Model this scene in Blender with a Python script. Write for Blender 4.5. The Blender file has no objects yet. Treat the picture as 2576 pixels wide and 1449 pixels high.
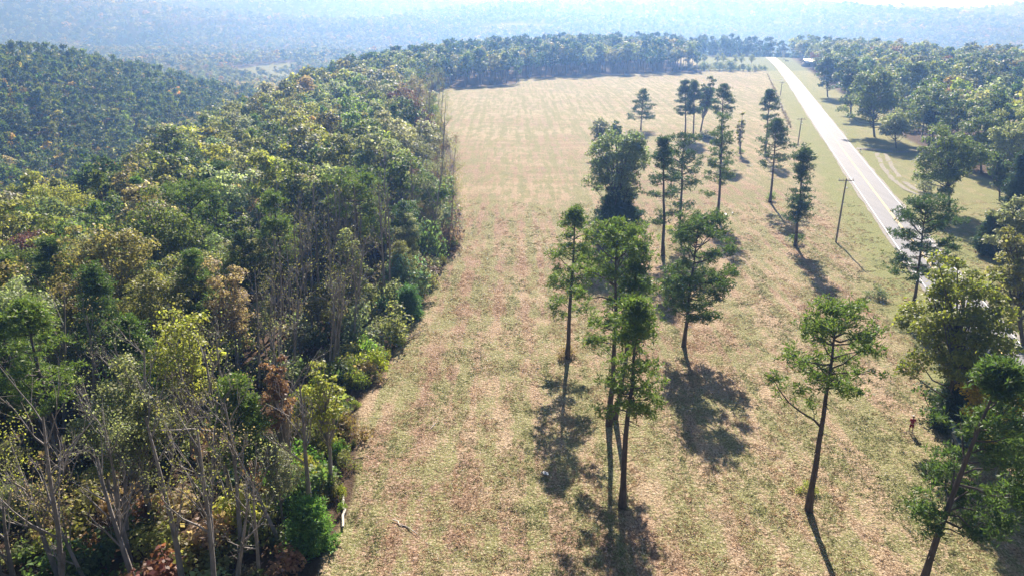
import bpy, bmesh, math, random
import numpy as np
from mathutils import Vector, Matrix

# ------------------------------------------------------------------ camera, light, exposure
scene = bpy.context.scene
col = scene.collection
H = 38.0                       # drone height above the mown field
PITCH = math.radians(20.86)
FPX = 1850.0                   # focal length in units where the photo is 2576 wide
cam_d = bpy.data.cameras.new("camera")
cam = bpy.data.objects.new("camera", cam_d)
col.objects.link(cam)
cam.location = (0, 0, H)
cam.rotation_euler = (math.pi / 2 - PITCH, 0, 0)
cam_d.sensor_width = 36
cam_d.lens = 36 * FPX / 2576
cam_d.clip_start = 0.5
cam_d.clip_end = 20000
scene.camera = cam

SUN_EL = math.radians(35)
SUN_AZ = math.radians(7)       # from +Y towards +X
world = bpy.data.worlds.new("World")
scene.world = world
world.use_nodes = True
wn = world.node_tree.nodes
wl = world.node_tree.links
wn.clear()
wo = wn.new('ShaderNodeOutputWorld')
wb = wn.new('ShaderNodeBackground')
sky = wn.new('ShaderNodeTexSky')
sky.sky_type = 'NISHITA'
sky.sun_disc = False
sky.sun_elevation = SUN_EL
sky.sun_rotation = SUN_AZ
sky.air_density = 0.6
sky.dust_density = 0.6
wb.inputs['Strength'].default_value = 0.05
wl.new(sky.outputs[0], wb.inputs[0])
wl.new(wb.outputs[0], wo.inputs[0])
sun_d = bpy.data.lights.new("sun", 'SUN')
sun_d.energy = 5.0
sun_d.angle = math.radians(0.5)
sun_d.color = (1.0, 0.96, 0.95)
sun = bpy.data.objects.new("sun", sun_d)
col.objects.link(sun)
to_sun = Vector((math.sin(SUN_AZ) * math.cos(SUN_EL), math.cos(SUN_AZ) * math.cos(SUN_EL), math.sin(SUN_EL)))
sun.rotation_euler = to_sun.to_track_quat('Z', 'Y').to_euler()
scene.view_settings.view_transform = 'Standard'
scene.view_settings.look = 'None'
scene.view_settings.gamma = 1
scene.view_settings.exposure = 1.45
scene.cycles.max_bounces = 6
scene.cycles.transmission_bounces = 4
scene.cycles.volume_bounces = 1
scene.cycles.use_denoising = True

# ------------------------------------------------------------------ photo <-> world
CP, SP = math.cos(PITCH), math.sin(PITCH)
def U(x, y, z=0.0):
    """photo point (2576 x 1449 units) -> world point on the plane at height z"""
    u = (x - 1288) / FPX; v = (724.5 - y) / FPX
    dz = v * CP - SP; dy = CP + v * SP
    t = (z - H) / dz
    return np.array((u * t, dy * t, z))
def Pj(X, Y, Z):
    fy = Y * CP - (Z - H) * SP
    up = Y * SP + (Z - H) * CP
    fy = np.maximum(fy, 1e-3)
    return 1288 + FPX * X / fy, 724.5 - FPX * up / fy
def height_at(bx, by, ty, z0=0.0):
    """height of a thing with its base at photo (bx,by) and its top at photo row ty"""
    p = U(bx, by, z0)
    v = (724.5 - ty) / FPX
    ang = math.atan(v) - PITCH
    return H + p[1] * math.tan(ang) - z0

# ------------------------------------------------------------------ numpy noise
def _hash(ix, iy, seed):
    h = (ix.astype(np.int64) * 374761393 + iy.astype(np.int64) * 668265263 + seed * 144665) & 0xffffffff
    h = ((h ^ (h >> 13)) * 1274126177) & 0xffffffff
    return ((h ^ (h >> 16)) & 0xffff) / 65535.0
def vnoise(x, y, seed=0):
    ix = np.floor(x); iy = np.floor(y)
    fx = x - ix; fy = y - iy
    fx = fx * fx * (3 - 2 * fx); fy = fy * fy * (3 - 2 * fy)
    a = _hash(ix, iy, seed); b = _hash(ix + 1, iy, seed)
    c = _hash(ix, iy + 1, seed); d = _hash(ix + 1, iy + 1, seed)
    return (a * (1 - fx) + b * fx) * (1 - fy) + (c * (1 - fx) + d * fx) * fy
def fbm(x, y, oct=4, seed=0):
    s = 0; a = 0.5; n = 0
    for i in range(oct):
        s = s + a * vnoise(x * 2 ** i + 17 * i, y * 2 ** i - 9 * i, seed + i); n += a; a *= 0.5
    return s / n
def sst(a, b, x):
    t = np.clip((x - a) / (b - a), 0, 1)
    return t * t * (3 - 2 * t)
def interp(x, xs, ys):
    return np.interp(x, xs, ys)

# ------------------------------------------------------------------ layout curves (from the photo)
edge_px = [(700, 1700), (790, 1449), (870, 1300), (888, 1180), (905, 1030), (985, 905), (1010, 862), (1100, 700), (1150, 630), (1160, 560),
           (1148, 480), (1140, 400), (1118, 320), (1080, 260), (1050, 236)]
EP = np.array([U(*p) for p in edge_px])
EY, EX = EP[:, 1], EP[:, 0]
def field_edge(y):
    return np.interp(y, EY, EX)
far_px = [(1040, 240), (1130, 226), (1300, 213), (1305, 197), (1450, 192), (1720, 184)]
road_px_l = [(2410, 872), (2237, 602), (2184, 517), (2148, 461), (2108, 400), (2060, 332), (2007, 250), (1975, 205), (1945, 163), (1921, 142)]
road_px_r = [(2548, 862), (2318, 580), (2226, 468), (2178, 410), (2125, 345), (2062, 265), (2018, 212), (1978, 165), (1945, 142)]
rl = np.array([U(*p) for p in road_px_l]); rr = np.array([U(*p) for p in road_px_r])
def road_centre(y):
    return 0.5 * (np.interp(y, rl[:, 1], rl[:, 0]) + np.interp(y, rr[:, 1], rr[:, 0]))
# a smooth centre line: quadratic fit of both edges
ys_f = np.linspace(70, 620, 60)
cf = np.polyfit(ys_f, road_centre(ys_f), 3)
def road_x(y):
    return np.polyval(cf, y)

sky_xs = [-400, 0, 800, 850, 1000, 1100, 1350, 1450, 1560, 1750, 1850, 2000, 2200, 2400, 2576, 3000]
sky_ys = [-22, -18, -8, 2, 6, 15, 16, 4, 0, 0, 5, 9, 22, 28, 33, 36]

def terrain(x, y):
    x = np.asarray(x, float); y = np.asarray(y, float)
    r = np.hypot(x, y)
    # plateau, its left flank and its far rim
    d_in = np.maximum(0, field_edge(np.clip(y, 20, 380)) - x)
    near = -0.09 * np.minimum(d_in, 90) * sst(-60, 20, y)
    a = sst(70, 170, -x)
    yb = interp(x, [-300, -120, -80, 0, 100, 220, 300, 420, 800], [400, 430, 440, 570, 690, 620, 470, 400, 330])
    b = sst(0, 260, y - yb)
    drop = 1 - (1 - a) * (1 - b)
    low = -44 + 8 * (fbm(x / 220 + 5, y / 220, 3, 4) - 0.5)
    h = near * (1 - drop) + low * drop
    h = h + 46 * np.exp(-((x + 288) / np.where(x > -288, 108, 260)) ** 2 - ((y - 430) / 150) ** 2)
    h = h + (fbm(x / 60, y / 60, 2, 9) - 0.5) * 1.2 * sst(5, 30, np.abs(x - road_x(np.clip(y, 60, 640)))) * sst(60, 200, r)
    # far valley and ridges
    u = x / np.maximum(y, 1.0)
    px = 1288 + FPX * u / (CP) * 1.0
    px = np.clip(px, -400, 3000)
    el = np.arctan((724.5 - interp(px, sky_xs, sky_ys)) / FPX) - PITCH
    zs = H + 4500 * np.tan(el) - 9
    s = sst(1500, 4500, r)
    rough = (fbm(x / 800 + 3, y / 500 + 7, 4, 21) - 0.5)
    far = -50 + (zs + 50) * s + rough * 130 * sst(1000, 2000, r) * (1 - sst(3600, 4400, r)) - sst(4500, 5300, r) * 60
    far = far + 36 * np.sin(y / 190 + 5 * vnoise(x / 700 + 4, y / 900, 90) + x / 900) * sst(1150, 1600, r) * (1 - sst(3600, 4300, r))
    far = far + (30) * np.exp(-((x - 30) / 420) ** 2 - ((y - 2500) / 230) ** 2)
    far = far + (34) * np.exp(-((x - 1350) / 380) ** 2 - ((y - 2500) / 260) ** 2)
    far = far + (24) * np.exp(-((x + 700) / 350) ** 2 - ((y - 1650) / 180) ** 2)
    k = sst(650, 1150, r)
    return h * (1 - k) + far * k

# ------------------------------------------------------------------ mesh helpers
class MB:
    def __init__(self):
        self.v = []; self.f = []; self.m = []; self.n = 0
    def add(self, v, f, m=0):
        v = np.asarray(v, float).reshape(-1, 3); f = np.asarray(f, np.int64).reshape(-1, 4)
        self.v.append(v); self.f.append(f + self.n); self.m.append(np.full(len(f), m, np.int32)); self.n += len(v)
    def tube(self, pts, rad, sides=6, m=0, cap=True):
        pts = np.asarray(pts, float); n = len(pts)
        t = np.gradient(pts, axis=0); t /= np.linalg.norm(t, axis=1)[:, None] + 1e-9
        ref = np.array((0.3, 0.9, 0.1)) if abs(t[0][2]) > 0.6 else np.array((0, 0, 1.0))
        a = np.cross(t, ref); a /= np.linalg.norm(a, axis=1)[:, None] + 1e-9
        b = np.cross(t, a)
        ang = np.arange(sides) * 2 * math.pi / sides
        ring = a[:, None, :] * np.cos(ang)[None, :, None] + b[:, None, :] * np.sin(ang)[None, :, None]
        v = pts[:, None, :] + ring * np.asarray(rad, float)[:, None, None]
        i = np.arange(n - 1)[:, None] * sides; j = np.arange(sides)[None, :]; jn = (j + 1) % sides
        f = np.stack([i + j, i + jn, i + sides + jn, i + sides + j], -1).reshape(-1, 4)
        self.add(v.reshape(-1, 3), f, m)
    def quads(self, c, a, b, m=0):
        """rhombus leaves: centre, half-length axis, half-width axis"""
        v = np.stack([c - a, c + b - a * 0.1, c + a, c - b - a * 0.1], 1).reshape(-1, 3)
        n = len(c)
        self.add(v, np.arange(4 * n).reshape(n, 4), m)
    def box(self, lo, hi, m=0, R=None, T=None):
        x0, y0, z0 = lo; x1, y1, z1 = hi
        v = np.array([(x0, y0, z0), (x1, y0, z0), (x1, y1, z0), (x0, y1, z0), (x0, y0, z1), (x1, y0, z1), (x1, y1, z1), (x0, y1, z1)], float)
        if R is not None: v = v @ np.array(R).T
        if T is not None: v = v + np.array(T)
        self.add(v, [(0, 3, 2, 1), (4, 5, 6, 7), (0, 1, 5, 4), (1, 2, 6, 5), (2, 3, 7, 6), (3, 0, 4, 7)], m)
    def mesh(self, name, mats, smooth=False):
        me = bpy.data.meshes.new(name)
        v = np.concatenate(self.v); f = np.concatenate(self.f); mi = np.concatenate(self.m)
        me.vertices.add(len(v)); me.vertices.foreach_set('co', v.astype(np.float32).ravel())
        me.loops.add(len(f) * 4); me.loops.foreach_set('vertex_index', f.astype(np.int32).ravel())
        me.polygons.add(len(f))
        me.polygons.foreach_set('loop_start', (np.arange(len(f)) * 4).astype(np.int32))
        me.polygons.foreach_set('loop_total', np.full(len(f), 4, np.int32))
        if len(mats) > 1: me.polygons.foreach_set('material_index', mi)
        if smooth: me.polygons.foreach_set('use_smooth', np.ones(len(f), bool))
        for m in mats: me.materials.append(m)
        me.update(calc_edges=True)
        return me

def link(name, data, parent=None, loc=None, rz=None, sc=None):
    o = bpy.data.objects.new(name, data); col.objects.link(o)
    if parent is not None: o.parent = parent
    if loc is not None: o.location = [float(c) for c in loc]
    if rz is not None: o.rotation_euler = (0, 0, rz)
    if sc is not None: o.scale = sc if hasattr(sc, '__len__') else (sc, sc, sc)
    return o
def tag(o, label, cat, group=None):
    o['label'] = label; o['category'] = cat
    if group: o['group'] = group
    return o
def kind(o, k): o['kind'] = k; return o

# ------------------------------------------------------------------ materials
def new_mat(name):
    m = bpy.data.materials.new(name); m.use_nodes = True
    nt = m.node_tree; nt.nodes.clear()
    out = nt.nodes.new('ShaderNodeOutputMaterial')
    return m, nt, out
def N(nt, t, **kw):
    n = nt.nodes.new(t)
    for k, v in kw.items():
        if k.startswith('i_'):
            key = k[2:]
            key = int(key) if key.isdigit() else key.replace('_', ' ')
            n.inputs[key].default_value = v
        else: setattr(n, k, v)
    return n
def mixc(nt, f, a, b, mode='MIX'):
    n = nt.nodes.new('ShaderNodeMix'); n.data_type = 'RGBA'; n.blend_type = mode
    for idx, s in ((0, f), (6, a), (7, b)):
        if isinstance(s, (int, float)): n.inputs[idx].default_value = s
        elif isinstance(s, tuple): n.inputs[idx].default_value = s if len(s) == 4 else s + (1,)
        else: nt.links.new(s, n.inputs[idx])
    return n.outputs[2]
def ramp(nt, f, stops):
    n = nt.nodes.new('ShaderNodeValToRGB')
    while len(n.color_ramp.elements) < len(stops): n.color_ramp.elements.new(0.5)
    for e, (p, c) in zip(n.color_ramp.elements, stops):
        e.position = p
        e.color = (c, c, c, 1) if isinstance(c, (int, float)) else (*c, 1)
    nt.links.new(f, n.inputs[0])
    return n.outputs[0]
def maprange(nt, f, a, b, c, d):
    n = N(nt, 'ShaderNodeMapRange', i_1=a, i_2=b, i_3=c, i_4=d); nt.links.new(f, n.inputs[0]); return n.outputs[0]
def noise(nt, vec, scale, detail=3, rough=0.55):
    n = N(nt, 'ShaderNodeTexNoise'); n.inputs['Scale'].default_value = scale
    n.inputs['Detail'].default_value = detail; n.inputs['Roughness'].default_value = rough
    nt.links.new(vec, n.inputs['Vector']); return n.outputs['Fac']
def coords(nt, scale=(1, 1, 1), rot=0):
    tc = N(nt, 'ShaderNodeTexCoord'); mp = N(nt, 'ShaderNodeMapping')
    mp.inputs['Scale'].default_value = scale; mp.inputs['Rotation'].default_value = (0, 0, rot)
    nt.links.new(tc.outputs['Object'], mp.inputs['Vector']); return mp.outputs[0]

def leaf_material(name, instanced=False, rough=0.42, transl=0.33, spec=0.5, gain=1.45):
    m, nt, out = new_mat(name)
    if instanced:
        at = N(nt, 'ShaderNodeAttribute', attribute_type='INSTANCER', attribute_name='tint'); base = at.outputs['Color']
    else:
        oi = N(nt, 'ShaderNodeObjectInfo'); base = oi.outputs['Color']
    geo = N(nt, 'ShaderNodeNewGeometry')
    rnd = geo.outputs['Random Per Island']
    hs = N(nt, 'ShaderNodeHueSaturation'); nt.links.new(mixc(nt, 1.0, base, (gain, gain, gain), 'MULTIPLY'), hs.inputs['Color'])
    nt.links.new(maprange(nt, rnd, 0, 1, 0.62, 1.4), hs.inputs['Value'])
    ms = N(nt, 'ShaderNodeMath', operation='FRACT'); m2 = N(nt, 'ShaderNodeMath', operation='MULTIPLY', i_1=7.31)
    nt.links.new(rnd, m2.inputs[0]); nt.links.new(m2.outputs[0], ms.inputs[0])
    nt.links.new(maprange(nt, ms.outputs[0], 0, 1, 0.478, 0.515), hs.inputs['Hue'])
    p = N(nt, 'ShaderNodeBsdfPrincipled'); p.inputs['Roughness'].default_value = rough
    p.inputs['Specular IOR Level'].default_value = spec
    nt.links.new(hs.outputs[0], p.inputs['Base Color'])
    tr = N(nt, 'ShaderNodeBsdfTranslucent')
    tcol = mixc(nt, 1.0, hs.outputs[0], (1.35, 1.4, 0.75), 'MULTIPLY')
    nt.links.new(tcol, tr.inputs['Color'])
    mx = N(nt, 'ShaderNodeMixShader'); mx.inputs[0].default_value = transl
    nt.links.new(p.outputs[0], mx.inputs[1]); nt.links.new(tr.outputs[0], mx.inputs[2])
    nt.links.new(mx.outputs[0], out.inputs[0])
    return m
def simple_mat(name, c, rough=0.8, var=0.3, scale=3.0, spec=0.3, metallic=0.0, c2=None, sc3=(1, 1, 1), bump=0.0):
    m, nt, out = new_mat(name)
    v = coords(nt, sc3)
    n = noise(nt, v, scale, 4)
    c2 = c2 or tuple(x * (1 - var) for x in c)
    cc = mixc(nt, maprange(nt, n, 0.35, 0.65, 0, 1), c2, c)
    p = N(nt, 'ShaderNodeBsdfPrincipled'); p.inputs['Roughness'].default_value = rough
    p.inputs['Specular IOR Level'].default_value = spec; p.inputs['Metallic'].default_value = metallic
    nt.links.new(cc, p.inputs['Base Color'])
    if bump:
        bp = N(nt, 'ShaderNodeBump'); bp.inputs['Strength'].default_value = bump; bp.inputs['Distance'].default_value = 0.05
        nt.links.new(n, bp.inputs['Height']); nt.links.new(bp.outputs[0], p.inputs['Normal'])
    nt.links.new(p.outputs[0], out.inputs[0])
    return m
M_LEAF = leaf_material('broadleaf_foliage', rough=0.5, transl=0.55, spec=0.35)
M_LEAF_I = leaf_material('broadleaf_foliage_wood', True, rough=0.5, transl=0.55, spec=0.35)
M_GRASS = leaf_material('grass_blades', True, rough=0.8, transl=0.08, spec=0.15, gain=1.25)
M_NEED = leaf_material('pine_needles', rough=0.55, transl=0.4, spec=0.35)
M_NEED_I = leaf_material('pine_needles_wood', True, rough=0.55, transl=0.4, spec=0.35)
M_BARK = simple_mat('pine_bark', (0.125, 0.10, 0.09), 0.9, 0.5, 4, sc3=(1, 1, 0.25), bump=0.6)
M_GREYBARK = simple_mat('grey_bark', (0.30, 0.27, 0.25), 0.85, 0.45, 3, sc3=(1, 1, 0.3), bump=0.5)
M_DARKBARK = simple_mat('oak_bark', (0.13, 0.11, 0.095), 0.9, 0.4, 4, sc3=(1, 1, 0.3), bump=0.5)

_seen = set()
def uniq0(s_, words=('', 'leafy ', 'rounded ', 'scraggy ', 'rough ', 'wispy ', 'sturdy ')):
    for w_ in words:
        if w_ + s_ not in _seen: break
    _seen.add(w_ + s_); return w_ + s_
ONES = 'zero one two three four five six seven eight nine ten eleven twelve thirteen fourteen fifteen sixteen seventeen eighteen nineteen'.split()
TENS = 'x x twenty thirty forty fifty sixty seventy eighty ninety'.split()
def W(n):
    n = int(round(float(n)))
    return ONES[n] if n < 20 else TENS[n // 10] + ('-' + ONES[n % 10] if n % 10 else '')
# ------------------------------------------------------------------ tree builders (metres, base at origin)
def unit(v): return v / (np.linalg.norm(v, axis=-1, keepdims=True) + 1e-9)
def tufts(mb, rng, c, length, width, k, m, upb=0.35):
    """k needle blades round each centre"""
    n = len(c)
    d = rng.normal(size=(n, k, 3)); d[..., 2] = d[..., 2] * 0.8 + upb; d = unit(d)
    L = length * rng.uniform(0.6, 1.2, (n, k, 1))
    s = unit(np.cross(d, rng.normal(size=(n, k, 3))))
    cc = c[:, None, :] + d * L * 0.55
    mb.quads(cc.reshape(-1, 3), (d * L * 0.5).reshape(-1, 3), (s * width * 0.5).reshape(-1, 3), m)

def pine(seed, h=18, cb=0.5, R=4.0, bias=0.0, cull=None, shape='oval', dens=1.0, lod=0, lean=(0, 0), lower=0, trunk_r=None, both=None):
    """returns (trunk MB, crown MB)"""
    rng = np.random.default_rng(seed)
    wood, leaf = (MB(), MB()) if both is None else (both, both)
    lm = 0 if both is None else 1
    tr = trunk_r or 0.011 * h + 0.04
    nseg = 9 if lod < 2 else 4
    t = np.linspace(0, 1, nseg)
    wob = np.cumsum(rng.normal(0, 0.017 * h / nseg * 2, (nseg, 2)), 0); wob[0] = 0
    cx = lean[0] * t * h + wob[:, 0]; cy = lean[1] * t * h + wob[:, 1]
    pts = np.stack([cx, cy, t * h * 0.985], 1)
    rad = tr * (1 - t) ** 0.8 + 0.03; rad[0] *= 1.35
    wood.tube(pts, rad, (8, 5, 3)[lod])
    def at(z): return np.array([np.interp(z, pts[:, 2], pts[:, 0]), np.interp(z, pts[:, 2], pts[:, 1]), z])
    nb = int((40, 26, 15)[lod] * dens ** 0.5 * (0.6 + 0.8 * (1 - cb)))
    zb = np.sort(rng.uniform(0, 1, nb)) ** 1.12
    az0 = rng.uniform(0, 6.28)
    cl = []; 
    for i, q in enumerate(zb):
        z = (cb + (0.985 - cb) * q) * h
        prof = {'oval': (1 - q) ** 0.72 * (0.62 + 0.38 * min(1, q * 3.5)) * 1.06, 'cone': (1 - q) ** 0.8 * 0.95 + 0.06, 'round': math.sqrt(max(0.02, 1 - (2 * q - 0.9) ** 2 / 1.25)) if q < 0.999 else 0.2,
                'flat': (0.75 + 0.45 * q) * (1 - max(0, q - 0.7) * 2.0), 'column': 0.8 - 0.4 * q}[shape]
        L = R * prof * rng.uniform(0.62, 1.1)
        az = az0 + i * 2.4 + rng.normal(0, 0.4)
        L *= 1 + bias * math.cos(az)
        if cull and cull(az, q): continue
        up = -0.1 + 0.75 * q + rng.normal(0, 0.12)
        dvec = np.array([math.cos(az), math.sin(az), 0])
        s = np.linspace(0, 1, 5 if lod < 2 else 3)
        p = at(z)[None, :] + dvec[None, :] * (L * s)[:, None] * math.cos(up * 0.7)
        p[:, 2] += L * (math.sin(up) * s + 0.18 * s ** 2) 
        p[1:-1] += rng.normal(0, 0.05 * L, (len(s) - 2, 3))
        if lod < 2: wood.tube(p, np.linspace(0.05 + 0.014 * L, 0.015, len(s)), 4 if lod == 0 else 3)
        npf = max(2, int(L * (0.85, 0.8, 0.55)[lod] * dens ** 0.5 + 0.5))
        ss = rng.uniform(0.42, 1.02, npf) ** 0.75; ss[0] = 1.0
        for u in ss:
            c0 = np.array([np.interp(u, s, p[:, j]) for j in range(3)])
            side = np.cross(dvec, (0, 0, 1)) * rng.normal(0, 0.28 * L * (0.4 + u * 0.5))
            c1 = c0 + side
            if lod == 0 and np.linalg.norm(side) > 0.5:
                wood.tube(np.stack([c0 - dvec * 0.4, (c0 + c1) / 2, c1]), (0.03, 0.02, 0.012), 3)
            cl.append(c1)
    if lod == 0:
        for i in range(7):      # dead stubs below the crown
            z = h * cb * rng.uniform(0.45, 1.0); az = rng.uniform(0, 6.28); L = rng.uniform(0.4, 1.6); dv = np.array([math.cos(az), math.sin(az), rng.uniform(-0.1, 0.4)])
            wood.tube(np.stack([at(z), at(z) + dv * L * 0.5, at(z) + dv * L + (0, 0, -0.1)]), (0.05, 0.03, 0.012), 3)
    for q in (0.98, 0.94, 0.9): cl.append(at(h * q) + rng.normal(0, 0.2, 3))
    for i in range(lower):      # lone low branches
        z = h * rng.uniform(cb * 0.55, cb * 0.97); az = rng.uniform(0, 6.28); L = R * rng.uniform(0.6, 1.05)
        dvec = np.array([math.cos(az), math.sin(az), 0])
        s = np.linspace(0, 1, 4); p = at(z)[None] + dvec[None] * (L * s)[:, None]; p[:, 2] += 0.12 * L * s
        wood.tube(p, np.linspace(0.07, 0.02, 4), 4)
        for u in (0.6, 0.8, 0.95, 1.05): cl.append(at(z) + dvec * L * u + (0, 0, 0.12 * L * u) + rng.normal(0, 0.3, 3))
    cl = np.array(cl)
    nt_, k, ln, wd, spr = ((15, 9, 0.42, 0.10, 0.44), (5, 5, 0.7, 0.26, 0.5), (3, 3, 1.4, 0.8, 0.75))[lod]
    nt_ = max(2, int(nt_ * dens ** 0.5))
    off = rng.normal(size=(len(cl), nt_, 3)) * np.array((spr, spr, spr * 0.42))
    c = (cl[:, None, :] + off).reshape(-1, 3)
    tufts(leaf, rng, c, ln, wd, k, lm)
    return wood, leaf

def broadleaf(seed, h=17, cb=0.35, R=4.6, leafs=7000, size=0.32, lod=0, lean=(0, 0), puffs=None, pf=1.0, both=None, trunk_r=None, squash=1.0):
    rng = np.random.default_rng(seed)
    wood, leaf = (MB(), MB()) if both is None else (both, both)
    lm = 0 if both is None else 1
    tr = trunk_r or 0.013 * h + 0.05
    zc = h * (1 + cb) / 2; hz = h * (1 - cb) / 2
    n = puffs or (46, 30, 14)[lod]
    # puff centres spread through a slightly egg-shaped crown
    d = unit(rng.normal(size=(n * 3, 3))); rr_ = rng.uniform(0.3, 0.9, (n * 3, 1)) ** 0.75
    ph = rng.uniform(0, 6.28, 4); azp = np.arctan2(d[:, 1], d[:, 0])
    rr_ = rr_ * (0.88 + 0.2 * np.sin(2 * azp + ph[0] + d[:, 2] * 3) + 0.16 * np.sin(5 * azp + ph[1] - d[:, 2] * 5))[:, None]
    c = d * rr_ * np.array((R, R * squash, hz)); c[:, 2] += zc
    c[:, :2] *= (1 - 0.28 * ((c[:, 2:3] - zc) / hz))
    keep = []
    rmin = R * (0.26, 0.3, 0.42)[lod]
    for i in range(len(c)):
        if all(np.linalg.norm(c[i] - c[j]) > rmin for j in keep): keep.append(i)
        if len(keep) >= n: break
    c = c[keep]; n = len(c)
    c[:, 0] += lean[0] * c[:, 2]; c[:, 1] += lean[1] * c[:, 2]
    pr = pf * R * rng.uniform(0.15, 0.34, n) * (1.0, 1.1, 1.45)[lod]
    ts = np.linspace(0, 1, 6 if lod < 2 else 3)
    tp = np.stack([lean[0] * h * ts + rng.normal(0, 0.12, len(ts)), lean[1] * h * ts + rng.normal(0, 0.12, len(ts)), h * 0.82 * ts], 1); tp[0, :2] = 0
    wood.tube(tp, tr * (1 - ts * 0.85), (8, 5, 3)[lod])
    if lod < 2:
        for i in range(n):
            z0 = min(c[i, 2] * rng.uniform(0.45, 0.75), h * 0.7); z0 = max(z0, h * cb * 0.7)
            a = np.array([np.interp(z0, tp[:, 2], tp[:, 0]), np.interp(z0, tp[:, 2], tp[:, 1]), z0])
            mid = a * 0.45 + c[i] * 0.55 + np.array((0, 0, -0.08 * R)) + rng.normal(0, 0.15, 3)
            wood.tube(np.stack([a, mid, c[i]]), (tr * 0.4, tr * 0.22, 0.03), 4 if lod == 0 else 3)
    per = rng.dirichlet(np.full(n, 6.0)) * pr ** 2; per = (per / per.sum() * leafs).astype(int) + 3
    C = []; Nn = []
    for i in range(n):
        d = unit(rng.normal(size=(per[i], 3)))
        # fewer leaves underneath
        d[:, 2] = np.where(d[:, 2] < -0.35, -d[:, 2] * 0.6, d[:, 2]); d = unit(d)
        q = rng.uniform(0.35, 1.12, (per[i], 1)) ** 0.6
        lump = 1 + 0.25 * np.sin(d[:, :1] * 7 + seed + i) * np.cos(d[:, 1:2] * 6 - i)
        C.append(c[i] + d * q * pr[i] * lump * np.array((1, 1, 0.82))); Nn.append(d)
    C = np.concatenate(C); Nn = unit(np.concatenate(Nn) * 0.6 + np.array((0, 0, 0.55)) + rng.normal(0, 0.55, (len(C), 3)))
    a = unit(np.cross(Nn, rng.normal(size=(len(C), 3)))); b = np.cross(Nn, a)
    s = size * rng.uniform(0.55, 1.15, (len(C), 1))
    leaf.quads(C, a * s * 0.5, b * s * 0.36, lm)
    return wood, leaf

def bare_tree(seed, h=15, spread=3.0, leafs=0, size=0.25, tr=None, sides=6, depth=3, lean=(0, 0), fork=0.35, both=None):
    rng = np.random.default_rng(seed)
    wood, leaf = (MB(), MB()) if both is None else (both, both)
    lm = 0 if both is None else 1
    tips = []
    tr = tr or 0.009 * h + 0.04
    def grow(p, d, L, r, lev):
        n = 6 if lev == 0 else 4
        pts = [p]; dd = d.copy()
        for i in range(n):
            dd = unit(dd + rng.normal(0, 0.10 if lev else 0.035, 3) + np.array((0, 0, 0.07 if lev else 0.02)))
            pts.append(pts[-1] + dd * L / n)
        pts = np.array(pts)
        wood.tube(pts, np.linspace(r, r * (0.35 if lev else 0.25), n + 1), sides if lev == 0 else (4 if lev == 1 else 3))
        if lev >= depth: tips.append(pts[-1]); return
        k = (int(7 + rng.integers(0, 4)), 4, 3, 2)[lev]
        for j in range(k):
            q = rng.uniform(fork if lev == 0 else 0.25, 0.98)
            b0 = np.array([np.interp(q * n, np.arange(n + 1), pts[:, c]) for c in range(3)])
            side = rng.normal(size=3); side -= side.dot(dd) * dd; side = unit(side)
            nd = unit(dd * rng.uniform(0.8, 1.3) + side * rng.uniform(0.5, 1.0))
            grow(b0, nd, L * (0.33 if lev == 0 else 0.5) * rng.uniform(0.6, 1.2) * (1.25 - 0.5 * q) * (spread / 3.0 if lev == 0 else 1), r * (1 - q * 0.6) * 0.5, lev + 1)
        tips.append(pts[-1])
    grow(np.zeros(3), unit(np.array((lean[0], lean[1], 1.0))), h, tr, 0)
    if leafs:
        tips = np.array(tips)
        leafs = int(leafs * 2.2); size = size * 0.62
        C = tips[rng.integers(0, len(tips), leafs)] + rng.normal(0, 0.38, (leafs, 3))
        Nn = unit(rng.normal(size=(leafs, 3)) + np.array((0, 0, 0.8)))
        a = unit(np.cross(Nn, rng.normal(size=(leafs, 3)))); b = np.cross(Nn, a)
        s = size * rng.uniform(0.6, 1.2, (leafs, 1))
        leaf.quads(C, a * s * 0.5, b * s * 0.36, lm)
    return wood, leaf

def bush(seed, h=2.2, R=1.6, leafs=900, size=0.22, both=None, upright=False):
    rng = np.random.default_rng(seed)
    wood, leaf = (MB(), MB()) if both is None else (both, both)
    lm = 0 if both is None else 1
    n = 9
    c = np.stack([rng.normal(0, R * 0.42, n), rng.normal(0, R * 0.42, n), h * rng.uniform(0.25, 0.78, n)], 1)
    for i in range(n):
        wood.tube(np.stack([np.array((c[i, 0] * 0.2, c[i, 1] * 0.2, 0)), c[i] * (0.7, 0.7, 0.6), c[i]]), (0.04, 0.025, 0.012), 3)
    j = rng.integers(0, n, leafs); d = unit(rng.normal(size=(leafs, 3)))
    q = rng.uniform(0.4, 1.1, (leafs, 1)) ** 0.6
    sc = np.array((R * 0.42, R * 0.42, h * (0.32 if upright else 0.25)))
    C = c[j] + d * q * sc; C[:, 2] = np.maximum(C[:, 2], 0.05)
    Nn = unit(d * 0.6 + np.array((0, 0, 0.6)) + rng.normal(0, 0.5, (leafs, 3)))
    a = unit(np.cross(Nn, rng.normal(size=(leafs, 3)))); b = np.cross(Nn, a)
    s = size * rng.uniform(0.6, 1.2, (leafs, 1))
    leaf.quads(C, a * s * 0.5, b * s * 0.36, lm)
    return wood, leaf

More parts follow.
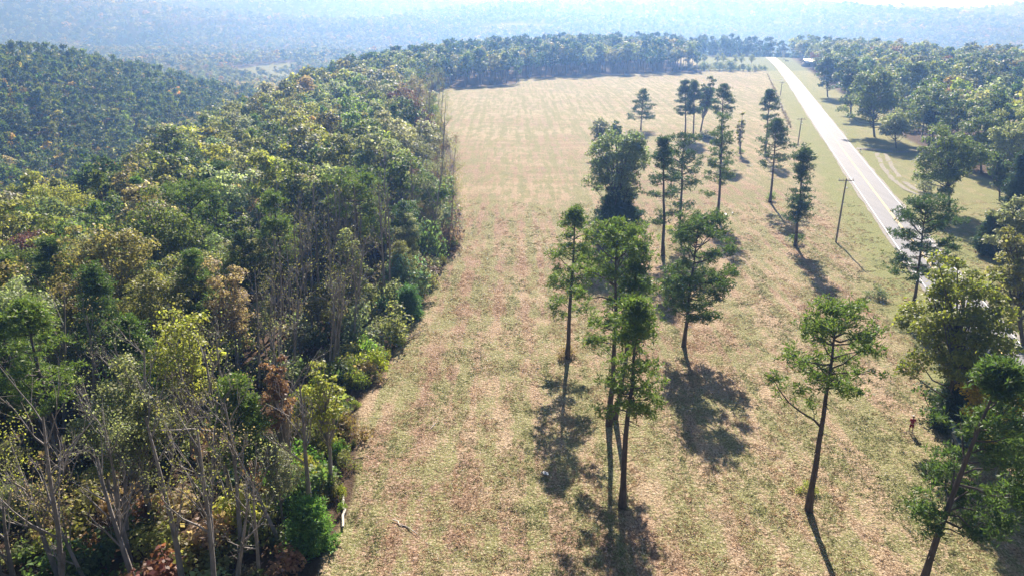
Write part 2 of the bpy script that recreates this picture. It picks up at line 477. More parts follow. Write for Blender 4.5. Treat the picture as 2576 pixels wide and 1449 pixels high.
# ------------------------------------------------------------------ ground sheet
az_d = np.linspace(-47, 47, 640); az_s = np.linspace(50, 310, 40)
AZ = np.radians(np.concatenate([az_d, az_s]))
RR = np.concatenate([[2, 8, 15, 22], 28 * np.exp(np.linspace(0, math.log(4900 / 28), 640))])
A_, R_ = np.meshgrid(AZ, RR)
GX = R_ * np.sin(A_); GY = R_ * np.cos(A_)
rel = (fbm(GX * 1.1, GY * 0.8, 3, 31) - 0.5) * 0.34 + (fbm(GX * 0.25, GY * 0.18, 3, 35) - 0.5) * 0.3
road_d = np.abs(GX - road_x(np.clip(GY, 60, 640)))
rel = rel * (1 - sst(150, 500, R_)) * sst(4.5, 9, road_d)
GZ = terrain(GX, GY) + rel
na = len(AZ)
gm = MB()
idx = np.arange(len(RR) * na).reshape(len(RR), na)
q = np.stack([idx[:-1, :], np.roll(idx, -1, 1)[:-1, :], np.roll(idx, -1, 1)[1:, :], idx[1:, :]], -1).reshape(-1, 4)
gm.add(np.stack([GX, GY, GZ], -1).reshape(-1, 3), q)
cen = len(GX.ravel())
dx, dy = Pj(GX, GY, np.zeros_like(GX))
def in_poly(px, py, poly):
    poly = np.array(poly, float); inside = np.zeros(px.shape, bool)
    j = len(poly) - 1
    for i in range(len(poly)):
        xi, yi = poly[i]; xj, yj = poly[j]
        if yi != yj:
            c = ((yi > py) != (yj > py)) & (px < (xj - xi) * (py - yi) / (yj - yi) + xi)
            inside ^= c
        j = i
    return inside
MEADOW = [tuple(U(a_, b_, -48)[:2]) for a_, b_ in ((575, 178), (590, 200), (720, 196), (775, 163), (690, 167))]      # pale far field, world coords
BACKFIELD = [(120, 490), (222, 490), (232, 640), (150, 640)]
def wood_mask(x, y):
    """1 where the forest floor lies"""
    e = field_edge(np.clip(y, 20, 360)) + 1.4 * (fbm(x * 0.15, y * 0.15, 2, 50) - 0.5)
    left = (x < e) & (y < 372)
    Xf = np.array([U(*p)[0] for p in far_px]); Yf = np.array([U(*p)[1] for p in far_px])
    yf = np.interp(x, Xf, Yf)
    back = (y > yf) & (x < np.interp(y, [300, 420, 500, 560, 700], [200, 120, 118, 122, 120]))
    rxx = road_x(np.clip(y, 60, 640))
    right = (x > rxx + interp(y, [60, 110, 150, 190, 230, 300, 400, 560, 640], [60, 44, 36, 26, 22, 20, 17, 16, 16]))
    far = y > 645
    m = left | back | right | far
    m &= ~in_poly(x, y, MEADOW)
    clearing = right & (vnoise(x / 42 + 3, y / 55 + 1, 77) > 0.66) & (y > 230) & (y < 520)
    m &= ~clearing
    return m
wm = wood_mask(GX, GY).astype(np.float32)
ground_me = None
def blur(a):
    a = (a + np.roll(a, 1, 0) + np.roll(a, -1, 0)) / 3
    return (a + np.roll(a, 1, 1) + np.roll(a, -1, 1)) / 3
wmb = blur(wm)
rside = GX - road_x(np.clip(GY, 60, 640))
verge = ((1 - sst(8, 13, np.abs(rside + 0.5))) * (GY < 640) * (GY > 55)).astype(np.float32)
verge = np.maximum(verge, (sst(3, 6, rside) * (1 - sst(30, 70, rside)) * 0.75) * (GY < 640))
green_far = (in_poly(GX, GY, BACKFIELD) | in_poly(GX, GY, MEADOW)).astype(np.float32)


m, nt, out = new_mat('mown_field')
P = N(nt, 'ShaderNodeBsdfPrincipled'); P.inputs['Roughness'].default_value = 0.95; P.inputs['Specular IOR Level'].default_value = 0.15
a_w = N(nt, 'ShaderNodeAttribute', attribute_name='wood').outputs['Fac']
a_v = N(nt, 'ShaderNodeAttribute', attribute_name='verge').outputs['Fac']
a_g = N(nt, 'ShaderNodeAttribute', attribute_name='meadow').outputs['Fac']
v1 = coords(nt)
v_st = coords(nt, (1.0, 0.16, 1), math.radians(-4))
v_st2 = coords(nt, (1.0, 0.3, 1), math.radians(62))
n_big = noise(nt, coords(nt, (0.6, 1.0, 1)), 0.035, 4, 0.6)
n_mid = noise(nt, v1, 0.28, 4, 0.6)
n_str = noise(nt, v_st, 0.55, 3, 0.6)
n_row = noise(nt, coords(nt, (1.0, 0.022, 1), math.radians(-3)), 0.62, 2, 0.5)
n_far = noise(nt, coords(nt, (0.03, 0.5, 1), math.radians(12)), 0.5, 3, 0.6)
n_fin = noise(nt, v1, 2.6, 4, 0.7)
n_spk = noise(nt, coords(nt, (1, 0.7, 1)), 7.0, 3, 0.7)
straw = (0.405, 0.30, 0.185); thatch = (0.275, 0.17, 0.108); green = (0.205, 0.225, 0.075); pale = (0.52, 0.41, 0.31)
def math2(op, a, b):
    n = N(nt, 'ShaderNodeMath', operation=op)
    for i, s in enumerate((a, b)):
        if isinstance(s, (int, float)): n.inputs[i].default_value = s
        else: nt.links.new(s, n.inputs[i])
    return n.outputs[0]
f_green = math2('ADD', math2('MULTIPLY', n_str, 0.55), math2('MULTIPLY', n_mid, 0.45))
f_green = math2('ADD', f_green, math2('MULTIPLY', math2('SUBTRACT', n_fin, 0.5), 0.5))
f_green = math2('ADD', f_green, math2('MULTIPLY', math2('SUBTRACT', n_row, 0.5), 0.5))
f_th = math2('ADD', math2('MULTIPLY', n_big, 0.75), math2('MULTIPLY', n_fin, 0.3))
f_th = math2('ADD', f_th, math2('MULTIPLY', math2('SUBTRACT', n_far, 0.5), 0.35))
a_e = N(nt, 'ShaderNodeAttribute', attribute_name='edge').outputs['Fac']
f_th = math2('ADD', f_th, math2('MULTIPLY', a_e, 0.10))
f_th = math2('SUBTRACT', f_th, math2('MULTIPLY', math2('SUBTRACT', n_row, 0.5), 0.2))
c = mixc(nt, maprange(nt, f_th, 0.50, 0.60, 0, 0.9), straw, thatch)
a_far_pale = N(nt, 'ShaderNodeAttribute', attribute_name='dry').outputs['Fac']
c = mixc(nt, math2('MULTIPLY', a_far_pale, maprange(nt, n_far, 0.35, 0.6, 0.9, 0.35)), c, (0.41, 0.405, 0.215))  # greener cream tone far off, with backlit sheen and haze painted in
c = mixc(nt, maprange(nt, f_green, 0.43, 0.55, 0, 0.9), c, green)
c = mixc(nt, maprange(nt, n_spk, 0.53, 0.64, 0, 0.8), c, pale)
c = mixc(nt, maprange(nt, n_spk, 0.5, 0.38, 0, 0.85), c, (0.12, 0.078, 0.05))  # low spots darkened in the colour, painting shade between the clumps
lush = mixc(nt, n_fin, (0.165, 0.205, 0.06), (0.29, 0.27, 0.12))
vg = math2('MULTIPLY', a_v, maprange(nt, n_mid, 0.25, 0.5, 0.45, 1.0))
c = mixc(nt, vg, c, lush)
c = mixc(nt, a_g, c, mixc(nt, n_mid, (0.13, 0.17, 0.06), (0.21, 0.22, 0.10)))
litter = mixc(nt, n_fin, (0.04, 0.028, 0.018), (0.145, 0.092, 0.058))
c = mixc(nt, a_w, c, litter)
nt.links.new(c, P.inputs['Base Color'])
bp = N(nt, 'ShaderNodeBump'); bp.inputs['Strength'].default_value = 0.9; bp.inputs['Distance'].default_value = 0.42
hgt = math2('ADD', math2('MULTIPLY', n_fin, 0.9), math2('MULTIPLY', n_spk, 0.35))
nt.links.new(hgt, bp.inputs['Height']); nt.links.new(bp.outputs[0], P.inputs['Normal'])
nt.links.new(P.outputs[0], out.inputs[0])
M_GROUND = m
gme = gm.mesh('ground', [M_GROUND], smooth=True)
for nm, arr in (('wood', wmb), ('verge', verge), ('meadow', green_far), ('dry', sst(110, 330, GY) * 0.8), ('edge', np.exp(-((field_edge(np.clip(GY, 20, 380)) + 5 - GX) / 4.0) ** 2) * (GY < 330))):  # dry: far-field paleness that paints sheen and haze into the colour
    at = gme.attributes.new(nm, 'FLOAT', 'POINT'); at.data.foreach_set('value', arr.astype(np.float32).ravel())
ground = kind(link('ground', gme), 'structure')

# ------------------------------------------------------------------ road, markings, driveway
def ribbon(name, cx, cy, offs_l, offs_r, lift, mat, kd='structure', parent=None, rag=0.0, seed=3):
    cx = np.asarray(cx, float); cy = np.asarray(cy, float)
    t = np.stack([np.gradient(cx), np.gradient(cy)], 1); t /= np.linalg.norm(t, axis=1)[:, None]
    nrm = np.stack([t[:, 1], -t[:, 0]], 1)
    rng = np.random.default_rng(seed); n = len(cx)
    rl_ = offs_l + rag * (fbm(np.arange(n) * 0.35, np.zeros(n), 3, seed) - 0.5) * 2; rr2 = offs_r + rag * (fbm(np.arange(n) * 0.35 + 50, np.zeros(n), 3, seed) - 0.5) * 2
    cols = []
    for w in (0, 0.25, 0.5, 0.75, 1):
        o = rl_ * (1 - w) + rr2 * w
        X = cx + nrm[:, 0] * o; Y = cy + nrm[:, 1] * o
        cols.append(np.stack([X, Y, terrain(X, Y) + lift], 1))
    V = np.stack(cols, 1); n = len(cx)
    i = np.arange(n - 1)[:, None] * 5; j = np.arange(4)[None]
    f = np.stack([i + j, i + j + 1, i + j + 6, i + j + 5], -1).reshape(-1, 4)
    mb = MB(); mb.add(V.reshape(-1, 3), f)
    o = link(name, mb.mesh(name, [mat], True), parent)
    if kd: o['kind'] = kd
    return o
m, nt, out = new_mat('asphalt')
P = N(nt, 'ShaderNodeBsdfPrincipled'); v = coords(nt); v2 = coords(nt, (1, 0.03, 1), 0)
n1 = noise(nt, v, 6, 4); n2 = noise(nt, v2, 1.2, 2)
cc = mixc(nt, n1, (0.15, 0.15, 0.158), (0.205, 0.205, 0.213)); cc = mixc(nt, maprange(nt, n2, 0.4, 0.65, 0, 0.35), cc, (0.12, 0.12, 0.125))
nt.links.new(cc, P.inputs['Base Color']); P.inputs['Roughness'].default_value = 0.7; P.inputs['Specular IOR Level'].default_value = 0.28
nt.links.new(P.outputs[0], out.inputs[0]); M_ASPH = m
M_WHITE = simple_mat('white_road_paint', (0.8, 0.79, 0.76), 0.5, 0.1, 3)
M_YEL = simple_mat('yellow_road_paint', (0.75, 0.55, 0.18), 0.5, 0.15, 3)
M_GRAVEL = simple_mat('pale_gravel', (0.26, 0.235, 0.18), 0.9, 0.25, 1.5)
M_DIRT = simple_mat('shoulder_gravel', (0.30, 0.275, 0.24), 0.9, 0.3, 1.5)
ry = np.concatenate([np.linspace(40, 200, 90), np.linspace(203, 645, 110)])
rx = road_x(ry)
RW = 3.45
ribbon('road_shoulder', rx, ry, -RW - 0.45, RW + 0.45, 0.05, M_DIRT, rag=0.4)
road = ribbon('road', rx, ry, -RW, RW, 0.10, M_ASPH)
ribbon('road_marking', rx, ry, -RW + 0.22, -RW + 0.36, 0.112, M_WHITE)
ribbon('road_marking', rx, ry, RW - 0.36, RW - 0.22, 0.112, M_WHITE)
ribbon('road_marking', rx, ry, -0.20, -0.08, 0.112, M_YEL)
ribbon('road_marking', rx, ry, 0.08, 0.20, 0.112, M_YEL)
yy = float(ry[-1]); xx = float(rx[-1])
ribbon('crossing_road', np.linspace(xx - 60, xx + 12, 30), np.full(30, yy + 2) + np.linspace(3, 0, 30), -3, 3, 0.07, M_ASPH)
def px_path(pts, n=40):
    w = np.array([U(*p)[:2] for p in pts]); t = np.linspace(0, len(pts) - 1, n)
    # catmull-ish smoothing through cubic interpolation of dense linear samples
    x = np.interp(t, range(len(pts)), w[:, 0]); y = np.interp(t, range(len(pts)), w[:, 1])
    k = np.ones(7) / 7
    xp = np.convolve(np.pad(x, 3, 'edge'), k, 'valid'); yp = np.convolve(np.pad(y, 3, 'edge'), k, 'valid')
    return xp, yp
dxp, dyp = px_path([(2150, 374), (2185, 377), (2230, 380), (2262, 384), (2300, 378), (2380, 366)])
ribbon('driveway', dxp, dyp, -1.6, 1.6, 0.06, M_GRAVEL, rag=0.5)
dxp, dyp = px_path([(2215, 384), (2226, 410), (2243, 436), (2262, 458), (2300, 484), (2340, 492)])
ribbon('dirt_track', dxp, dyp, -1.7, -0.55, 0.05, M_GRAVEL, rag=0.35)
ribbon('dirt_track', dxp, dyp, 0.5, 1.6, 0.05, M_GRAVEL, rag=0.35, seed=8)
dxp, dyp = px_path([(1935, 202), (1955, 203), (1975, 204)])
ribbon('field_entrance', dxp, dyp, -1.5, 1.5, 0.06, M_GRAVEL, rag=0.3)

# ------------------------------------------------------------------ prototype trees for the woods
def protos(fn, count, mats_split, **kw):
    res = []
    for i in range(count):
        w, l = fn(100 + i * 17 + kw.get('lod', 0) * 3, **kw)
        res.append((w.mesh('trunk', [mats_split[0]], True), l.mesh('crown', [mats_split[1]])))
    return res
def single(fn, seed, mats, name, **kw):
    mb = MB(); fn(seed, both=mb, **kw)
    return mb.mesh(name, mats)
BL_NEAR = protos(broadleaf, 6, (M_GREYBARK, M_LEAF), leafs=10000, size=0.32)
BL_MID = protos(broadleaf, 5, (M_GREYBARK, M_LEAF), leafs=3000, size=0.56, lod=1)
PI_NEAR = protos(pine, 5, (M_BARK, M_NEED), h=19, cb=0.5, R=3.6)
PI_MID = protos(pine, 4, (M_BARK, M_NEED), h=19, cb=0.42, R=3.6, lod=1)
BARE = protos(bare_tree, 6, (M_GREYBARK, M_LEAF), leafs=260)
BARE2 = protos(bare_tree, 3, (M_GREYBARK, M_LEAF), leafs=900, size=0.3)
BUSHM = protos(bush, 5, (M_DARKBARK, M_LEAF))
CEDAR = [tuple(x.mesh(n_, [mm]) for x, n_, mm in zip(pine(700 + i, h=4.0, cb=0.05, R=1.3, shape='cone', dens=0.9), ('trunk', 'crown'), (M_BARK, M_NEED))) for i in range(2)]
BL_FAR = [single(broadleaf, 300 + i, [M_GREYBARK, M_LEAF], 'far_broadleaf', leafs=800, size=1.0, lod=2) for i in range(4)]
PI_FAR = [single(pine, 340 + i, [M_BARK, M_NEED], 'far_pine', h=18, cb=0.35, R=3.3, lod=2, dens=1.3) for i in range(4)]
def inst(fn, seed, leafm, **kw):
    return bpy.data.objects.new('source', single(fn, seed, [M_GREYBARK, leafm], 'wood_tree', **kw))
SRC = [inst(broadleaf, 500 + i, M_LEAF_I, leafs=2600, size=0.6, lod=1) for i in range(3)] \
    + [inst(pine, 510 + i, M_NEED_I, h=19, cb=0.4, R=3.7, lod=1) for i in range(2)] \
    + [inst(broadleaf, 520 + i, M_LEAF_I, leafs=800, size=1.05, lod=2) for i in range(4)] \
    + [inst(pine, 530 + i, M_NEED_I, h=18, cb=0.35, R=3.4, lod=2, dens=1.3) for i in range(3)] \
    + [inst(broadleaf, 540 + i, M_LEAF_I, leafs=170, size=2.3, lod=2, puffs=9, cb=0.15, R=5.5, h=15) for i in range(4)] \
    + [inst(bush, 560 + i, M_LEAF_I, leafs=420, size=0.34) for i in range(3)]
S_BLM, S_PIM, S_BLF, S_PIF, S_BLX, S_BUSH = (0, 3), (3, 5), (5, 9), (9, 12), (12, 16), (16, 19)

def gn_scatter(name, pts, src, rz, sc, tint, sources):
    """one object whose points carry instances of the source objects"""
    me = bpy.data.meshes.new(name); me.vertices.add(len(pts)); me.vertices.foreach_set('co', np.asarray(pts, np.float32).ravel())
    for nm, tp, ar in (('src', 'INT', src), ('rz', 'FLOAT', rz), ('sc', 'FLOAT', sc)):
        a = me.attributes.new(nm, tp, 'POINT'); a.data.foreach_set('value', np.asarray(ar, np.int32 if tp == 'INT' else np.float32))
    a = me.attributes.new('tint', 'FLOAT_COLOR', 'POINT')
    a.data.foreach_set('color', np.concatenate([tint, np.ones((len(pts), 1))], 1).astype(np.float32).ravel())
    o = link(name, me)
    ng = bpy.data.node_groups.new(name, 'GeometryNodeTree')
    ng.interface.new_socket('Geometry', in_out='INPUT', socket_type='NodeSocketGeometry')
    ng.interface.new_socket('Geometry', in_out='OUTPUT', socket_type='NodeSocketGeometry')
    gi = ng.nodes.new('NodeGroupInput'); go = ng.nodes.new('NodeGroupOutput'); jn = ng.nodes.new('GeometryNodeJoinGeometry')
    def attr(n_, t): 
        x = ng.nodes.new('GeometryNodeInputNamedAttribute'); x.data_type = t; x.inputs['Name'].default_value = n_
        return [s for s in x.outputs if s.enabled and s.name == 'Attribute'][0]
    s_src = attr('src', 'INT'); s_rz = attr('rz', 'FLOAT'); s_sc = attr('sc', 'FLOAT')
    cx = ng.nodes.new('ShaderNodeCombineXYZ'); ng.links.new(s_rz, cx.inputs[2])
    for k, so in enumerate(sources):
        oi = ng.nodes.new('GeometryNodeObjectInfo'); oi.inputs['Object'].default_value = so; oi.inputs['As Instance'].default_value = True
        cmpn = ng.nodes.new('FunctionNodeCompare'); cmpn.data_type = 'INT'; cmpn.operation = 'EQUAL'
        ins = [s for s in cmpn.inputs if s.enabled]
        ng.links.new(s_src, ins[0]); ins[1].default_value = k
        ip = ng.nodes.new('GeometryNodeInstanceOnPoints')
        ng.links.new(gi.outputs[0], ip.inputs['Points']); ng.links.new(cmpn.outputs[0], ip.inputs['Selection'])
        ng.links.new(oi.outputs['Geometry'], ip.inputs['Instance']); ng.links.new(cx.outputs[0], ip.inputs['Rotation'])
        ng.links.new(s_sc, ip.inputs['Scale']); ng.links.new(ip.outputs[0], jn.inputs[0])
    ng.links.new(jn.outputs[0], go.inputs[0])
    md = o.modifiers.new('scatter', 'NODES'); md.node_group = ng
    return o

# ------------------------------------------------------------------ palettes (leaf base colours)
PAL = {
    'green': (0.095, 0.13, 0.042), 'dark green': (0.055, 0.085, 0.034), 'pale green': (0.18, 0.205, 0.105),
    'olive': (0.155, 0.155, 0.055), 'yellow-green': (0.22, 0.235, 0.055), 'golden': (0.30, 0.21, 0.05), 'orange': (0.36, 0.17, 0.03),
    'russet': (0.17, 0.10, 0.065), 'maroon': (0.10, 0.045, 0.05), 'tan': (0.24, 0.19, 0.125), 'grey-green': (0.165, 0.18, 0.12),
}
NAMES = list(PAL)
def pick(rng, table):
    ks = list(table); w = np.array([table[k] for k in ks], float); w /= w.sum()
    return ks[rng.choice(len(ks), p=w)]
LEFT_T = {'green': 20, 'dark green': 5, 'pale green': 22, 'olive': 25, 'yellow-green': 10, 'golden': 0.3, 'russet': 0.5, 'maroon': 1.2, 'tan': 3.5, 'grey-green': 20}
BACK_T = {'green': 30, 'dark green': 16, 'pale green': 14, 'olive': 12, 'grey-green': 14, 'yellow-green': 4}
RIGHT_T = {'green': 30, 'dark green': 14, 'pale green': 18, 'olive': 12, 'grey-green': 14, 'russet': 3, 'yellow-green': 5}
PINE_C = {'bright': (0.085, 0.13, 0.030), 'mid': (0.058, 0.098, 0.028), 'deep': (0.038, 0.072, 0.028)}

def poisson(rng, x0, x1, y0, y1, spacing, accept, tries=2.2):
    """jittered grid with rejection"""
    xs = np.arange(x0, x1, spacing); ys = np.arange(y0, y1, spacing)
    X, Y = np.meshgrid(xs, ys)
    X = X + rng.uniform(-0.42, 0.42, X.shape) * spacing; Y = Y + rng.uniform(-0.42, 0.42, Y.shape) * spacing
    X = X.ravel(); Y = Y.ravel(); k = accept(X, Y)
    return X[k], Y[k]
rng = np.random.default_rng(7)
cand = []       # x, y, species, colour name, colour, scale, zone
def jitter_col(c, s=0.16):
    f = 1 + rng.normal(0, s); return tuple(max(0.004, v * f * (1 + rng.normal(0, 0.06))) for v in c)
# left wood
reserved = []   # hand-placed trunks keep their ground free
def acc_left(X, Y):
    e = field_edge(np.clip(Y, 20, 360))
    return (X < e - 3.5) & (X > -150) & ~((X < -70) & (Y < 25))
X, Y = poisson(rng, -150, 10, 22, 372, 5.2, acc_left)
for x, y in zip(X, Y):
    near_edge = field_edge(min(y, 360)) - x
    pn = 0.17
    if near_edge < 10 and 60 < y < 175: pn = 0.08
    if y < 66 and rng.random() < 0.55: continue
    _px, _py = Pj(x, y, 0.0)
    trunks = (660 < _px < 1010 and 680 < _py < 990) or (430 < _px < 900 and 950 <= _py < 1260)
    if trunks and rng.random() < 0.45: continue
    if trunks:
        cand.append((x, y, 'broadleaf', pick(rng, LEFT_T), None, rng.uniform(0.3, 0.5) if _py < 950 else rng.uniform(0.38, 0.62), 'left wood')); continue
    if y < 66 and rng.random() < 0.6:
        cand.append((x, y, 'broadleaf', pick(rng, {'olive': 5, 'tan': 3, 'grey-green': 4, 'pale green': 2}), None, rng.uniform(0.28, 0.5), 'left wood')); continue
    if rng.random() < pn: cand.append((x, y, 'pine', 'bright' if rng.random() < 0.5 else 'mid', None, rng.uniform(0.68, 0.9), 'left wood'))
    else:
        cn = pick(rng, LEFT_T)
        cand.append((x, y, 'broadleaf', cn, None, (0.62 + 0.62 * rng.random() ** 1.6) * (0.8 if near_edge < 9 else 1), 'left wood'))
# back tree line and beyond to the rim
def acc_back(X, Y):
    return wood_mask(X, Y) & (Y > 340) & (X < 122) & (X > -150)
X, Y = poisson(rng, -150, 125, 340, 640, 7.0, acc_back)
for x, y in zip(X, Y):
    if rng.random() < 0.35: cand.append((x, y, 'pine', 'deep', None, rng.uniform(0.8, 1.05), 'far tree line'))
    else: cand.append((x, y, 'broadleaf', pick(rng, BACK_T), None, rng.uniform(0.85, 1.12), 'far tree line'))
X, Y = poisson(rng, 110, 420, 640, 760, 8.0, lambda X, Y: (Y > 643) & (X > 105))
for x, y in zip(X, Y):
    cand.append((x, y, 'pine' if rng.random() < 0.4 else 'broadleaf', 'deep', None, rng.uniform(0.75, 1.05), 'far tree line'))
# right woods
def acc_right(X, Y):
    rxx = road_x(np.clip(Y, 60, 640))
    keep = wood_mask(X, Y) & (X > rxx + 12) & (Y > 190)
    keep &= (vnoise(X / 30 + 9, Y / 30, 12) > 0.12)
    return keep
X, Y = poisson(rng, 60, 620, 190, 640, 8.6, acc_right)
for x, y in zip(X, Y):
    pn = 0.12
    if rng.random() < pn: cand.append((x, y, 'pine', 'deep', None, rng.uniform(0.7, 0.95), 'right woods'))
    else: cand.append((x, y, 'broadleaf', pick(rng, RIGHT_T), None, rng.uniform(0.78, 1.15), 'right woods'))
# left hill and the valley round it
def acc_hill(X, Y):
    return ((X < -150) | (Y > 372) & (X < -150)) & (np.abs(X) < 0.82 * Y + 40)
X, Y = poisson(rng, -640, -150, 150, 800, 6.0, acc_hill)
for x, y in zip(X, Y):
    hh = float(terrain(x, y))
    if hh > -34 + 6 * rng.normal() and rng.random() < 0.86: cand.append((x, y, 'pine', 'deep' if rng.random() < 0.7 else 'mid', None, rng.uniform(0.6, 1.02), 'pine hill'))
    else: cand.append((x, y, 'broadleaf', pick(rng, BACK_T if rng.random() < 0.6 else LEFT_T), None, rng.uniform(0.6, 0.95), 'pine hill'))

# ------------------------------------------------------------------ hand-placed trees
hand = []
def tree_root(name, p, label, cat, group=None, rz=0.0):
    o = link(name, None, loc=p, rz=rz); o.empty_display_size = 1
    tag(o, label, cat, group); return o
def gz(x, y): return float(terrain(x, y))
def put_tree(name, bx, by, tx, ty, hw, label, fn, cat, color, group=None, wood=M_BARK, leafm=M_NEED, cby=None, seed=1, **kw):
    p = U(bx, by); h = height_at(bx, by, ty)
    depth = p[1] * CP + (H - h * 0.7) * SP
    R = hw / FPX * depth
    ptop_x = (tx - 1288) / FPX * (p[1] * CP + (H - h) * SP)
    lean = ((ptop_x - p[0]) / h, 0.0)
    if cby is not None:
        kw['cb'] = height_at(bx, by, cby) / h
    if fn is broadleaf:
        cbv = kw.get('cb', 0.35); size = max(kw.get('size', 0.3), depth * 0.0026); kw['size'] = size
        dn = kw.pop('dn', 1.0)
        kw['leafs'] = int(min(26000, 2.1 * dn * 4 * math.pi * R * (R + h * (1 - cbv) / 2) / 2 / (size * size * 0.36)))
    w, l = fn(seed, h=h, R=R, lean=lean, **kw)
    root = tree_root(name, (p[0], p[1], gz(p[0], p[1]) - 0.05), label, cat, group)
    to = link('trunk', w.mesh('trunk', [wood], True), root)
    lo = link('crown', l.mesh('crown', [leafm]), root); lo.color = (*color, 1)
    hand.append((p[0], p[1], max(3.0, R * 0.9)))
    return root, h, R, lean
GP = 'tall pines standing singly in the mown field'
B, Mi, D = PINE_C['bright'], PINE_C['mid'], PINE_C['deep']
put_tree('pine_tree', 1427, 900, 1440, 522, 78, 'tall pine left of the double pine, its trunk base wrapped in pale brush', pine, 'pine tree', B, GP, cby=740, seed=11, shape='oval', lower=3, dens=0.85)
put_tree('pine_tree', 1532, 1068, 1556, 578, 94, 'nearer pine of the close pair whose two trunks almost touch', pine, 'pine tree', B, GP, cby=850, seed=12, shape='round', lower=2, dens=0.8)
put_tree('pine_tree', 1546, 1052, 1596, 608, 66, 'second pine of the close pair, leaning slightly right of its twin', pine, 'pine tree', Mi, GP, cby=830, seed=13, shape='oval', dens=0.6)
put_tree('pine_tree', 1565, 1272, 1597, 748, 92, 'open layered pine standing nearest below the centre pair, trunk bare to halfway', pine, 'pine tree', B, GP, cby=1035, seed=14, shape='oval', dens=0.8)
put_tree('pine_tree', 1720, 872, 1762, 556, 92, 'dense round-topped pine with a heavy crown overhanging to the right', pine, 'pine tree', Mi, GP, cby=800, seed=15, shape='round', dens=1.35, bias=0.15)
put_tree('pine_tree', 1668, 642, 1668, 343, 42, 'slim pine beside the big leafy tree with a tuft of foliage halfway down', pine, 'pine tree', D, GP, cby=500, seed=16, shape='cone', lower=3, dens=0.8)
put_tree('pine_tree', 1708, 592, 1728, 338, 44, 'round-headed pine between the slim pine and the bare-trunked pine', pine, 'pine tree', D, GP, cby=478, seed=17, shape='round', lower=2, dens=0.85)
put_tree('pine_tree', 1724, 345, 1722, 203, 30, 'left pine of the far cluster of three beyond the field trees', pine, 'pine tree', D, GP, cby=290, seed=18, shape='oval', dens=1.3)
put_tree('pine_tree', 1744, 350, 1746, 206, 24, 'middle pine of the far cluster of three beyond the field trees', pine, 'pine tree', D, GP, cby=285, seed=19, shape='oval', dens=1.3)
put_tree('pine_tree', 1805, 550, 1822, 292, 42, 'pine with open arching branches and a bare lower trunk near white scraps', pine, 'pine tree', Mi, GP, cby=455, seed=20, shape='column', lower=2, dens=0.8)
put_tree('pine_tree', 1812, 400, 1824, 212, 34, 'tall pine rising just behind the pine with open arching branches', pine, 'pine tree', D, GP, cby=290, seed=21, shape='oval', dens=1.0)
put_tree('pine_tree', 1926, 395, 1936, 226, 32, 'tall pine behind the wide open-branched pine next to the verge', pine, 'pine tree', D, GP, cby=305, seed=22, shape='oval', dens=1.0)
put_tree('pine_tree', 1937, 510, 1951, 300, 54, 'wide open-branched pine with green sprouts round its foot', pine, 'pine tree', D, GP, cby=420, seed=23, shape='oval', dens=0.9)
put_tree('pine_tree', 2001, 618, 2022, 362, 34, 'narrow crooked pine with ivy at its foot, nearest the utility pole', pine, 'pine tree', D, GP, cby=560, seed=24, shape='column', dens=1.1)
put_tree('pine_tree', 1612, 328, 1617, 226, 36, 'lone flat-branched pine standing farthest out in the field', pine, 'pine tree', D, GP, cby=300, seed=25, shape='cone', dens=0.8)
leaner = put_tree('pine_tree', 2034, 1284, 2104, 768, 100, 'leaning pine with a long bare trunk and bright crown left of the person', pine, 'pine tree', B, GP, cby=985, seed=26, shape='round', dens=0.85, lower=0)
put_tree('pine_tree', 2297, 770, 2328, 516, 76, 'dark pine with spreading tiers in front of the road', pine, 'pine tree', D, GP, cby=690, seed=27, shape='flat', dens=1.1)
put_tree('pine_tree', 2318, 1478, 2512, 905, 124, 'leaning pine at the lower right with snapped dead limbs', pine, 'pine tree', Mi, GP, cby=1330, seed=28, shape='oval', dens=1.7, bias=0.5, cull=lambda a_, q_: math.cos(a_) < 0.25 and 0.13 < q_ < 0.8)
put_tree('pine_tree', 2640, 1400, 2650, 985, 112, 'pine mass filling the right edge beside the leaning lower pine', pine, 'pine tree', Mi, GP, cby=1290, seed=29, shape='oval', dens=1.5)
def at_depth(px, py, Y):
    v = (724.5 - py) / FPX; t = Y / (CP + v * SP)
    return np.array(((px - 1288) / FPX * t, Y, H + t * (v * CP - SP)))
_yb = leaner[0].location.y
_o = np.array(leaner[0].location)
_bp = np.array([at_depth(a_, b_, _yb - 0.15 * i_) for i_, (a_, b_) in enumerate([(2070, 1080), (2048, 1056), (2012, 1034), (1984, 1012), (1960, 980), (1944, 948)])]) - _o
_w = MB(); _w.tube(_bp, (0.11, 0.09, 0.075, 0.06, 0.04, 0.02), 6)
_w.tube(np.array([_bp[1], _bp[1] + (-0.1, 0, 0.6), _bp[1] + (-0.3, 0.1, 1.1)]), (0.04, 0.03, 0.015), 4)
_l = MB(); _r = np.random.default_rng(4)
_c = np.concatenate([_bp[k_] + _r.normal(0, 0.26, (n_, 3)) for k_, n_ in ((5, 26), (4, 10), (3, 6))] + [_bp[1] + np.array((-0.3, 0.1, 1.1)) + _r.normal(0, 0.3, (16, 3))])
tufts(_l, _r, _c, 0.4, 0.09, 9, 0)
_q = link('branch', _w.mesh('branch', [M_BARK], True), leaner[0]); _q['label'] = 'long bare limb reaching left from the lower trunk'
_l2 = link('needles', _l.mesh('needles', [M_NEED]), _q); _l2.color = (*B, 1)
bigleafy = put_tree('broadleaf_tree', 1550, 604, 1556, 326, 82, 'large leafy tree with pale glossy top and dark ivied skirt in the field', broadleaf, 'tree', (0.12, 0.16, 0.075), None, M_DARKBARK, M_LEAF, cby=505, seed=31, dn=1.2, leafs=15000, size=0.36, puffs=70)
